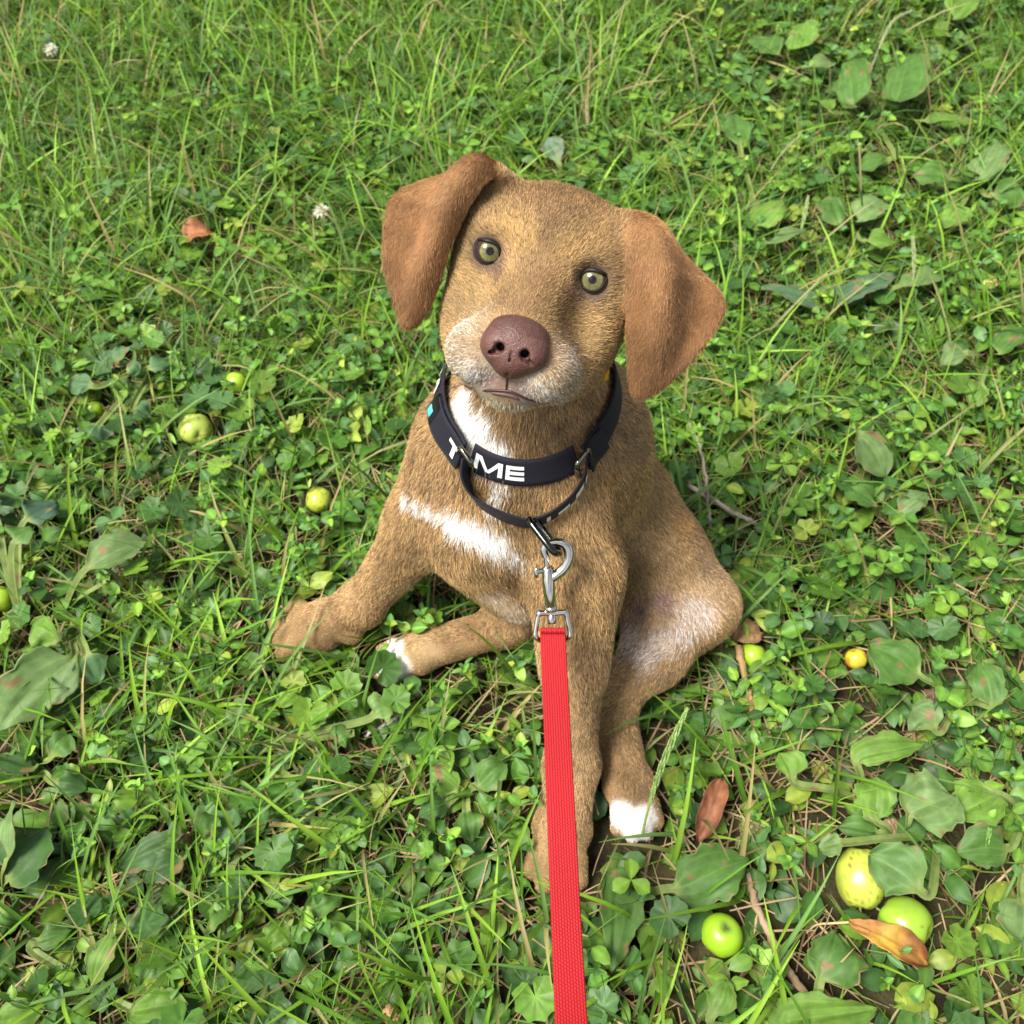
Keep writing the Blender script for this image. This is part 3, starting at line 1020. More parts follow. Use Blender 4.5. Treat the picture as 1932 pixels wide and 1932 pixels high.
# doubled ends folded through the slide rings
Vv, Q, _, _ = strap_solid(lambda s, t: ring_pt(AR + .06 + s * .34, t * .98, .0085 + .004 * np.exp(-(s / .2) ** 2) + 0 * t), 24)
cpart('folded_end', Vv, Q, M_STRAP)
Vv, Q, _, _ = strap_solid(lambda s, t: ring_pt(AL - .06 - s * .75, t * .98, .0085 + .003 * np.exp(-(s / .2) ** 2) + 0 * t), 28)
Q = Q[:, ::-1]
cpart('folded_end', Vv, Q, M_STRAP)
# front band with the lettering
front_fn = lambda s, t: ring_pt(AL + .02 + s * (AR - AL - .04), t, .0050 + .0015 * np.sin(s * math.pi) + 0 * t)
Vv, Q, FP, FN = strap_solid(front_fn, 60)
front_band = cpart('front_band', Vv, Q, M_STRAP)
def print_on(fn, polys, mat, parent, out=.0016, sub=10, name='lettering'):
    """Flat print: quads given in (s, t) laid on a strap, each cut into strips."""
    pcs = []
    for q in polys:
        q = np.array(q, float)
        g = np.linspace(0, 1, sub)
        U, W = np.meshgrid(g, np.linspace(0, 1, 5), indexing='ij')
        st = (q[0] * ((1 - U) * (1 - W))[..., None] + q[1] * (U * (1 - W))[..., None] + q[2] * (U * W)[..., None] + q[3] * ((1 - U) * W)[..., None]).reshape(-1, 2)
        e = 1e-3
        p = fn(st[:, 0], st[:, 1])
        du = fn(st[:, 0] + e, st[:, 1]) - fn(st[:, 0] - e, st[:, 1])
        dv = fn(st[:, 0], st[:, 1] + e * 10) - fn(st[:, 0], st[:, 1] - e * 10)
        nrm = unit(np.cross(du, dv))
        nrm *= np.sign(np.sum(nrm * unit(p - RC), 1, keepdims=True) + 1e-9)
        i, j = np.meshgrid(np.arange(sub - 1), np.arange(4), indexing='ij')
        Qq = np.stack([i * 5 + j, (i + 1) * 5 + j, (i + 1) * 5 + j + 1, i * 5 + j + 1], -1).reshape(-1, 4)
        pcs.append((p + nrm * out, Qq))
    Vv, F = merge(pcs)
    o = make_mesh(name, Vv, F, mat)
    o.parent = parent
    return o
def sx(u):                                             # letters are spaced by the band's own length
    return u
def rect(s0, s1, t0, t1):
    return [(s0, t0), (s1, t0), (s1, t1), (s0, t1)]
_us = np.linspace(0, 1, 200)
_up_ = proj(front_fn(_us, np.zeros(200)))[:, 0]
su = lambda u: float(np.interp(u, _up_, _us))
h0, h1 = -.55, .55
E = [rect(su(955), su(962), h0, h1), rect(su(955), su(989), h1 - .27, h1), rect(su(955), su(989), -.13, .13), rect(su(955), su(989), h0, h0 + .27)]
Mm = [rect(su(941), su(949), h0, h1),
      [(su(901), h1), (su(909), h1), (su(926), h0 + .08), (su(919), h0 + .08)],
      [(su(919), h0 + .08), (su(926), h0 + .08), (su(949), h1), (su(940), h1)],
      rect(su(898), su(905), h0, h1)]
print_on(front_fn, E, M_PRINT, front_band)
print_on(front_fn, Mm, M_PRINT, front_band)
left_fn = lambda s, t: ring_pt(AL - .06 - s * .75, t * .98, .0085 + .003 * np.exp(-(s / .2) ** 2) + 0 * t)
print_on(left_fn, [rect(.06, .30, .25, .52), [(.10, -.5), (.18, -.5), (.18, .52), (.10, .52)]], M_PRINT, neck_strap, .0017)
back_l = lambda s, t: ring_pt(AL - s * 1.6, t, .0056 + 0 * s)
print_on(back_l, [[(.62, -.5), (.66, -.5), (.70, .5), (.66, .5)], [(.70, -.5), (.73, -.5), (.70, .5), (.67, .5)], rect(.76, .79, -.5, .5), rect(.76, .86, .3, .5), rect(.76, .86, -.5, -.3)], M_PRINT, neck_strap, .0018)
# buckle: black clip piece with the teal mark, further back the side-release buckle
def slab_on(fn, s0, s1, t0, t1, h, mat, name, parent=None):
    st = np.array([(s, t) for s in np.linspace(s0, s1, 8) for t in np.linspace(t0, t1, 5)])
    p = fn(st[:, 0], st[:, 1])
    out = unit(p - RC - ((p - RC) @ RN)[:, None] * RN)
    edge = np.minimum.reduce([st[:, 0] - s0, s1 - st[:, 0]]) / (s1 - s0)
    edge2 = np.minimum(st[:, 1] - t0, t1 - st[:, 1]) / (t1 - t0)
    hh = h * np.where((edge < .01) | (edge2 < .01), .55, 1)
    a, b = p + out * hh[:, None], p - out * .001
    i, j = np.meshgrid(np.arange(7), np.arange(4), indexing='ij')
    q = np.stack([i * 5 + j, (i + 1) * 5 + j, (i + 1) * 5 + j + 1, i * 5 + j + 1], -1).reshape(-1, 4)
    Q = [q, q[:, ::-1] + 40]
    for line in ([(k, k + 1) for k in range(4)], [(35 + k, 36 + k) for k in range(4)], [(5 * k, 5 * k + 5) for k in range(7)], [(5 * k + 4, 5 * k + 9) for k in range(7)]):
        Q.append(np.array([(x, x + 40, y + 40, y) for x, y in line]))
    return cpart(name, np.vstack([a, b]), np.vstack(Q), mat, parent)
clip = slab_on(back_l, .40, .54, -.95, .95, .0062, M_PLASTIC, 'keeper')
slab_on(back_l, .43, .51, -.6, .5, .0068, M_TEAL, 'printed_mark', clip)
buckle = slab_on(back_l, .92, 1.16, -1.25, 1.25, .0085, M_PLASTIC, 'side_buckle')
slab_on(back_l, .98, 1.10, -.7, .7, .0105, M_PLASTIC, 'release_button', buckle)
# slide rings
def rect_ring(c, ex, ey, wx, wy, r, mat, name, twist=False):
    a = np.linspace(0, 2 * math.pi, 64, endpoint=False)
    ce, se = np.cos(a), np.sin(a)
    sup = (np.abs(ce) ** 5 + np.abs(se) ** 5) ** (-1 / 5)
    path = c + (wx * ce * sup)[:, None] * ex + (wy * se * sup)[:, None] * ey
    Vv, F = tube(path, r, 10, closed=True)
    return cpart(name, Vv, F, mat)
def ring_frame(a):
    d = ring_dir(np.array(a))
    tan = np.cross(RN, d)
    return d, tan
for a, tw in ((AL, 1), (AR, -1)):
    d, tan = ring_frame(a)
    c = ring_pt(np.array(a), 0., np.array(.0115))
    ey = unit(RN + .25 * tw * tan + .1 * d)
    ex = unit(tan + d * .25 * tw)
    ex = unit(ex - ey * (ex @ ey))
    rect_ring(c, ex, ey, .0085, .0160, .0021, M_NICKEL, 'slide_ring')
# the loose martingale loop
def depth_at(u, v, off):
    h = hit(u, v)
    return (h - CAMP) @ FWD - off
LP = [(884, 868, .006), (880, 905, .012), (893, 940, .013), (925, 963, .013), (962, 979, .013), (1000, 987, .013), (1040, 973, .013), (1078, 942, .013), (1103, 902, .012), (1108, 862, .006)]
LPTS = np.array([pix(u, v, depth_at(u, v, o)) for u, v, o in LP])
def loop_fn(s, t):
    c = spline(LPTS, 200)
    p = np.stack([np.interp(s, np.linspace(0, 1, 200), c[:, k]) for k in range(3)], -1)
    tc = unit(CAMP - p)
    g = unit(RN * .95 + tc * .45)
    side = unit(RN * .9 + ring_dir(np.array([-.9]))[0] * .5)
    w = np.exp(-(s / .22) ** 2)[:, None]
    w2 = np.exp(-((s - 1) / .12) ** 2)[:, None]
    wd = unit(g * (1 - np.maximum(w, w2)) + RN * w2 + side * w)
    return p + (t * .0112)[:, None] * wd
Vv, Q, _, _ = strap_solid(loop_fn, 90)
loop = cpart('martingale_loop', Vv, Q, M_STRAP)
def print2(fn, polys, sgn):
    pcs = []
    for q in polys:
        q = np.array(q, float)
        U, W = np.meshgrid(np.linspace(0, 1, 12), np.linspace(0, 1, 5), indexing='ij')
        st = (q[0] * ((1 - U) * (1 - W))[..., None] + q[1] * (U * (1 - W))[..., None] + q[2] * (U * W)[..., None] + q[3] * ((1 - U) * W)[..., None]).reshape(-1, 2)
        p = fn(st[:, 0], st[:, 1])
        du = fn(st[:, 0] + 1e-3, st[:, 1]) - fn(st[:, 0] - 1e-3, st[:, 1])
        dv = fn(st[:, 0], st[:, 1] + .01) - fn(st[:, 0], st[:, 1] - .01)
        nrm = unit(np.cross(du, dv)) * sgn
        i, j = np.meshgrid(np.arange(11), np.arange(4), indexing='ij')
        pcs.append((p + nrm * .0016, np.stack([i * 5 + j, (i + 1) * 5 + j, (i + 1) * 5 + j + 1, i * 5 + j + 1], -1).reshape(-1, 4)))
    Vv, F = merge(pcs)
    o = make_mesh('lettering', Vv, F, M_PRINT)
    o.parent = loop
for sg in (-1, 1):
    print2(loop_fn, [rect(.70, .76, -.5, .1), rect(.80, .86, -.6, .4), rect(.88, .90, -.6, .5), rect(.64, .66, -.5, .5)], sg)
# gunmetal oval ring the leash clips on to
rc0, rc1 = pix(1003, 980, depth_at(1003, 980, .024)), pix(1052, 1044, depth_at(1052, 1044, .038))
mid, ey = .5 * (rc0 + rc1), unit(rc1 - rc0)
ex = unit(np.cross(ey, unit(CAMP - mid)))
ez = np.cross(ex, ey)
exx = unit(.22 * ex + .97 * ez)
rect_ring(mid, exx, ey, .0095, .5 * np.linalg.norm(rc1 - rc0), .0027, M_GUN, 'oval_ring')
# yellow tag at the back
yp = pix(1137, 706, depth_at(1120, 760, -.005))
bm = bmesh.new()
bmesh.ops.create_cube(bm, size=1)
bmesh.ops.bevel(bm, geom=bm.edges[:], offset=.12, segments=2, affect='EDGES')
for w in bm.verts:
    w.co = Vector(yp) + Vector((w.co.x * .009, w.co.y * .004, w.co.z * .012))
me = bpy.data.meshes.new('yellow_tag')
bm.to_mesh(me)
me.materials.append(M_YELLOW)
o = bpy.data.objects.new('yellow_tag', me)
COL.objects.link(o)
adopt(o, collar)
o['label'] = 'small yellow plastic tag'

# ------------------------------------------------------------------ leash
D0 = depth_at(1045, 1150, .036)
K = D0 / FPX                                           # metres per layout pixel at the clip
leash = empty('leash', tuple(pix(1043, 1190, D0)))
tag(leash, 'red woven nylon leash with a chrome swivel clip running down to the front', 'leash')
def lpart(name, Vv, F, mat, parent=None):
    o = make_mesh(name, Vv, F, mat)
    if parent is None:
        adopt(o, leash)
    else:
        o.parent = parent
    return o
DT = depth_at(1052, 1044, .038)                        # the hook leans from the ring to the swivel
def hp(u, v, dz=0.):
    f = np.clip((v - 1030) / 130, 0, 1)
    return pix(u, v, DT + (D0 - DT) * f + dz)
hook_path = spline([hp(1029, 1050), hp(1026, 1037), hp(1034, 1027), hp(1050, 1023), hp(1065, 1027), hp(1073, 1040), hp(1073, 1055), hp(1066, 1070), hp(1054, 1082), hp(1042, 1090)], 48)
hr = K * np.interp(np.linspace(0, 1, 48), [0, .3, .6, .85, 1], [7.2, 7.6, 9.6, 10.5, 9.5])
parts = [tube(hook_path, hr, 14)]
parts.append(tube(np.array([hp(1032.5, 1070), hp(1033, 1072), hp(1038.5, 1142), hp(1038.6, 1144)]), K * np.array([9.5, 11.6, 11.4, 10.4]), 24))
Vv, F = merge(parts)
clip = lpart('snap_hook', Vv, F, M_CHROME)
Vv, F = tube(np.array([hp(1030, 1046), hp(1032, 1074)]), K * 5.2, 14)
lpart('bolt', Vv, F, M_CHROME, clip)
pts = spline([hp(1032, 1077, -.001), hp(1022, 1077, -.003), hp(1014, 1079, -.004)], 8)
Vv, F = merge([tube(pts, K * 5.0, 10), tube(np.array([hp(1013, 1071, -.004), hp(1011.5, 1073, -.004), hp(1012.5, 1088, -.004), hp(1014, 1090, -.004)]), K * np.array([2.5, 4.6, 4.6, 2.5]), 10)])
lpart('thumb_knob', Vv, F, M_CHROME, clip)
Vv, F = tube(np.array([hp(1038.6, 1143), hp(1038.8, 1144), hp(1039.6, 1151), hp(1039.8, 1152)]), K * np.array([10.5, 12.2, 12.2, 10.8]), 24)
swivel = lpart('swivel', Vv, F, M_CHROME)
Vv, F = tube(np.array([hp(1041, 1160), hp(1041.2, 1166), hp(1041.5, 1176), hp(1041.6, 1177)]), K * np.array([8, 9, 9, 7.5]), 20)
lpart('rivet', Vv, F, M_CHROME, swivel)
dl = spline([hp(1042, 1157), hp(1064, 1155), hp(1068.5, 1158), hp(1075, 1190), hp(1075.5, 1199), hp(1068, 1206, .002), hp(1042, 1208, .002), hp(1019, 1208, .002), hp(1011, 1201), hp(1010.5, 1192), hp(1016, 1160), hp(1021, 1157), hp(1042, 1157)], 110)[:-1]
rr = K * np.where(np.abs(proj(dl)[:, 1] - 1157) < 4, 6.4, 5.0)
Vv, F = tube(dl, rr, 12, closed=True)
lpart('webbing_loop', Vv, F, M_CHROME)
# webbing: a real weave
WW = 48 * K
cl = spline([pix(1043, 1200, D0 + .004), pix(1042.8, 1189, D0 - .004), pix(1044.5, 1230, D0 - .006), pix(1057, 1500, D0 * 48 / 53.), pix(1078, 1932, D0 * 48 / 62.), pix(1120, 2600, D0 * .55), pix(1200, 3600, D0 * .36)], 400)
seg = np.linalg.norm(np.diff(cl, axis=0), axis=1)
L = np.concatenate([[0], np.cumsum(seg)])
pitch = .0024
n = int(L[-1] / pitch * 6)
m = 67
s = np.linspace(0, L[-1], n)
C = np.stack([np.interp(s, L, cl[:, k]) for k in range(3)], -1)
T = unit(np.gradient(C, axis=0))
X = np.tile(RT, (n, 1)) + .0
X = unit(X - T * np.sum(X * T, 1, keepdims=True))
N = unit(np.cross(T, X))
N *= np.sign(np.sum(N * (CAMP - C), 1, keepdims=True))
t = np.linspace(-1, 1, m)
S, Tt = np.meshgrid(s, t, indexing='ij')
cols = 11
cx = (Tt + 1) / 2 * cols
row = S / pitch
odd = np.floor(cx).astype(int) % 2
fx = cx - np.floor(cx) - .5
fy = (row + .5 * odd)
fy = fy - np.floor(fy) - .5
hgt = np.sqrt(np.clip(1 - (fx / .55) ** 2, 0, 1)) * np.sqrt(np.clip(1 - (fy / .56) ** 2, 0, 1))
hgt = hgt * np.where(np.abs(Tt) > .985, .3, 1)
th = .0011
P = C[:, None] + (Tt * WW / 2 * (1 + .004 * np.sin(row * 2.1)))[..., None] * X[:, None] + N[:, None] * (th * np.sqrt(np.clip(1 - Tt ** 8, 0, 1)) + .0010 * hgt)[..., None]
Bk = C[:, None] + (Tt * WW / 2)[..., None] * X[:, None] - N[:, None] * th * np.sqrt(np.clip(1 - Tt ** 8, 0, 1))[..., None]
Bk = Bk[:, ::6]
mb = Bk.shape[1]
i, j = np.meshgrid(np.arange(n - 1), np.arange(m - 1), indexing='ij')
q = np.stack([i * m + j, i * m + j + 1, (i + 1) * m + j + 1, (i + 1) * m + j], -1).reshape(-1, 4)
i, j = np.meshgrid(np.arange(n - 1), np.arange(mb - 1), indexing='ij')
o = n * m
qb = np.stack([o + i * mb + j, o + (i + 1) * mb + j, o + (i + 1) * mb + j + 1, o + i * mb + j + 1], -1).reshape(-1, 4)
wn = np.clip(.42 + .72 * hgt, 0, 1.2) * (1 + .10 * rng.normal(size=hgt.shape)) * (1 + .05 * np.sin(row * .13))  # valleys coloured darker: painted-in shade along with the dark thread gaps
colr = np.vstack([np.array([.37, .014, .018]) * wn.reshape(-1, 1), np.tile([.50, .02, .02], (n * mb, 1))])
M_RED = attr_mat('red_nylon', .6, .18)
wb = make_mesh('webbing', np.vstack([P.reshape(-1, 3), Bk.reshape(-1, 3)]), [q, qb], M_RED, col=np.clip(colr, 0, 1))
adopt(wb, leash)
# ------------------------------------------------------------------ ground
def soil_material():
    m, nt, b = new_mat('soil')
    tc = nt.nodes.new('ShaderNodeTexCoord')
    n1 = nt.nodes.new('ShaderNodeTexNoise')
    n1.inputs['Scale'].default_value = 22
    n1.inputs['Detail'].default_value = 8
    n2 = nt.nodes.new('ShaderNodeTexNoise')
    n2.inputs['Scale'].default_value = 260
    n2.inputs['Detail'].default_value = 6
    for n in (n1, n2):
        nt.links.new(tc.outputs['Object'], n.inputs['Vector'])
    r = nt.nodes.new('ShaderNodeValToRGB')
    r.color_ramp.elements[0].color = (.018, .013, .008, 1)
    r.color_ramp.elements[1].color = (.085, .070, .032, 1)
    r.color_ramp.elements[0].position = .35
    r.color_ramp.elements[1].position = .7
    e = r.color_ramp.elements.new(.52)
    e.color = (.040, .038, .016, 1)
    nt.links.new(n1.outputs['Fac'], r.inputs['Fac'])
    nt.links.new(r.outputs['Color'], b.inputs['Base Color'])
    bp = nt.nodes.new('ShaderNodeBump')
    bp.inputs['Strength'].default_value = .8
    bp.inputs['Distance'].default_value = .004
    nt.links.new(n2.outputs['Fac'], bp.inputs['Height'])
    nt.links.new(bp.outputs['Normal'], b.inputs['Normal'])
    b.inputs['Roughness'].default_value = .95
    b.inputs['Specular IOR Level'].default_value = .1
    return m
g = 120
gx = np.concatenate([[-300, -60, -12, -4], np.linspace(-1.6, 1.6, g), [4, 12, 60, 300]])
gy = np.concatenate([[-300, -60, -12, -4], np.linspace(-.6, 2.6, g), [6, 14, 60, 300]])
GX, GY = np.meshgrid(gx, gy, indexing='ij')
GZ = np.array([mnoise.noise(Vector((x * 6, y * 6, 0))) * .004 + mnoise.noise(Vector((x * 25, y * 25, 3))) * .002 for x, y in zip(GX.ravel(), GY.ravel())]).reshape(GX.shape)
GZ = np.where((np.abs(GX) > 1.6) | (GY > 2.6) | (GY < -.6), -.002, GZ) - .004
n = len(gx)
i, j = np.meshgrid(np.arange(n - 1), np.arange(n - 1), indexing='ij')
Q = np.stack([i * n + j, (i + 1) * n + j, (i + 1) * n + j + 1, i * n + j + 1], -1).reshape(-1, 4)
ground = make_mesh('ground', np.stack([GX, GY, GZ], -1).reshape(-1, 3), Q, soil_material())
tag(ground, 'bare brown soil under the lawn', kind='structure')

def leaf_mat(name, rough=.48, spec=.35, trans=.28, bump=None):
    m, nt, b = new_mat(name)
    a = nt.nodes.new('ShaderNodeAttribute')
    a.attribute_name = 'Col'
    b.inputs['Roughness'].default_value = rough
    b.inputs['Specular IOR Level'].default_value = spec
    col = a.outputs['Color']
    if bump:
        tc = nt.nodes.new('ShaderNodeTexCoord')
        tx = nt.nodes.new('ShaderNodeTexNoise')
        tx.inputs['Scale'].default_value = bump[0]
        tx.inputs['Detail'].default_value = 5
        nt.links.new(tc.outputs['Object'], tx.inputs['Vector'])
        bp = nt.nodes.new('ShaderNodeBump')
        bp.inputs['Strength'].default_value = bump[1]
        bp.inputs['Distance'].default_value = .001
        nt.links.new(tx.outputs['Fac'], bp.inputs['Height'])
        nt.links.new(bp.outputs['Normal'], b.inputs['Normal'])
        mx = nt.nodes.new('ShaderNodeMix')
        mx.data_type = 'RGBA'
        mx.blend_type = 'MULTIPLY'
        mx.inputs['Factor'].default_value = .55
        rp = nt.nodes.new('ShaderNodeValToRGB')
        rp.color_ramp.elements[0].position = .3
        rp.color_ramp.elements[0].color = (.55, .6, .5, 1)
        rp.color_ramp.elements[1].position = .7
        rp.color_ramp.elements[1].color = (1.25, 1.2, 1.2, 1)
        nt.links.new(tx.outputs['Fac'], rp.inputs['Fac'])
        nt.links.new(col, mx.inputs['A'])
        nt.links.new(rp.outputs['Color'], mx.inputs['B'])
        col = mx.outputs['Result']
    nt.links.new(col, b.inputs['Base Color'])
    if trans:
        t = nt.nodes.new('ShaderNodeBsdfTranslucent')
        hs = nt.nodes.new('ShaderNodeHueSaturation')
        hs.inputs['Hue'].default_value = .48
        hs.inputs['Value'].default_value = 1.5
        nt.links.new(col, hs.inputs['Color'])
        nt.links.new(hs.outputs['Color'], t.inputs['Color'])
        mix = nt.nodes.new('ShaderNodeMixShader')
        mix.inputs['Fac'].default_value = trans
        nt.links.new(b.outputs['BSDF'], mix.inputs[1])
        nt.links.new(t.outputs['BSDF'], mix.inputs[2])
        nt.links.new(mix.outputs['Shader'], nt.nodes['Material Output'].inputs['Surface'])
    return m
M_GRASS = leaf_mat('grass_blade', .48, .26, .30)
M_LEAF = leaf_mat('weed_leaf', .46, .30, .25, (140, .3))
M_BIG = leaf_mat('plantain_leaf', .55, .32, .22, (110, .5))
M_DRY = leaf_mat('dry_straw', .7, .2, .12)
M_DEAD = leaf_mat('dead_leaf', .6, .3, .10, (160, .5))

# ------------------------------------------------------------------ where things lie
# apples: (u, v, radius mm, height of the centre mm, squash axes, colour key)
APPLES = [
    (1624, 1656, 20, 17, (1.0, 1.30, 1.0), 'spotted', 'yellow-green spotted oval apple tucked under a plantain leaf'),
    (1708, 1741, 21.5, 18, (1.0, .95, .95), 'scratched', 'green apple with brown scratches behind the yellow dead leaf'),
    (1362, 1764, 17, 14, (1.0, 1.0, .95), 'blossom', 'bright green apple with a dark blossom end showing'),
    (1419, 1237, 13, 10, (1.0, 1.0, 1.0), 'plain', 'small lime green apple touching the top of the brown stick'),
    (1615, 1243, 10.5, 7, (1.0, 1.0, 1.0), 'yellow', 'tiny yellow apple half hidden by leaves right of the stick'),
    (601, 943, 14.5, 11, (1.0, 1.0, .9), 'russet', 'yellow-green apple nearest to the puppy\'s right foreleg'),
    (369, 810, 19, 15, (1.0, 1.0, .95), 'bruised', 'largest pale green apple in the grass left of the puppy'),
    (446, 722, 13.5, 10, (1.0, 1.0, 1.0), 'plain', 'yellow-green apple above and behind the largest left apple'),
    (178, 772, 11, 8, (1.0, 1.0, 1.0), 'plain', 'small yellow-green apple half hidden by a weed at far left'),
    (2, 1130, 13, 9, (1.0, 1.0, 1.0), 'plain', 'yellow-green apple cut off by the left picture edge'),
]
AP = [(pz(u, v, h * .001), r * .001, sq, key, lab) for u, v, r, h, sq, key, lab in APPLES]
AP_C = np.array([a[0] for a in AP])
AP_R = np.array([a[1] * max(a[2]) for a in AP])
AP_UV = proj(AP_C)
AP_RP = AP_R / ((AP_C - CAMP) @ FWD) * FPX
KEEP_UV = [np.array(q) for q in ((1345, 1530, 45), (1680, 1785, 60), (1415, 1200, 28), (370, 452, 36), (97, 95, 18), (607, 400, 18), (1400, 1300, 22), (1425, 1400, 22), (1370, 965, 25), (1420, 990, 25), (1326, 880, 18), (1262, 1420, 30), (1235, 1500, 25), (600, 1175, 50), (745, 1235, 32), (1190, 1530, 46), (1060, 1570, 55), (1500, 1810, 22), (1450, 1720, 22), (1540, 1890, 22))]

DARK, MIDG, PALE, BRT = (.050, .118, .028), (.076, .165, .030), (.135, .222, .070), (.130, .245, .036)
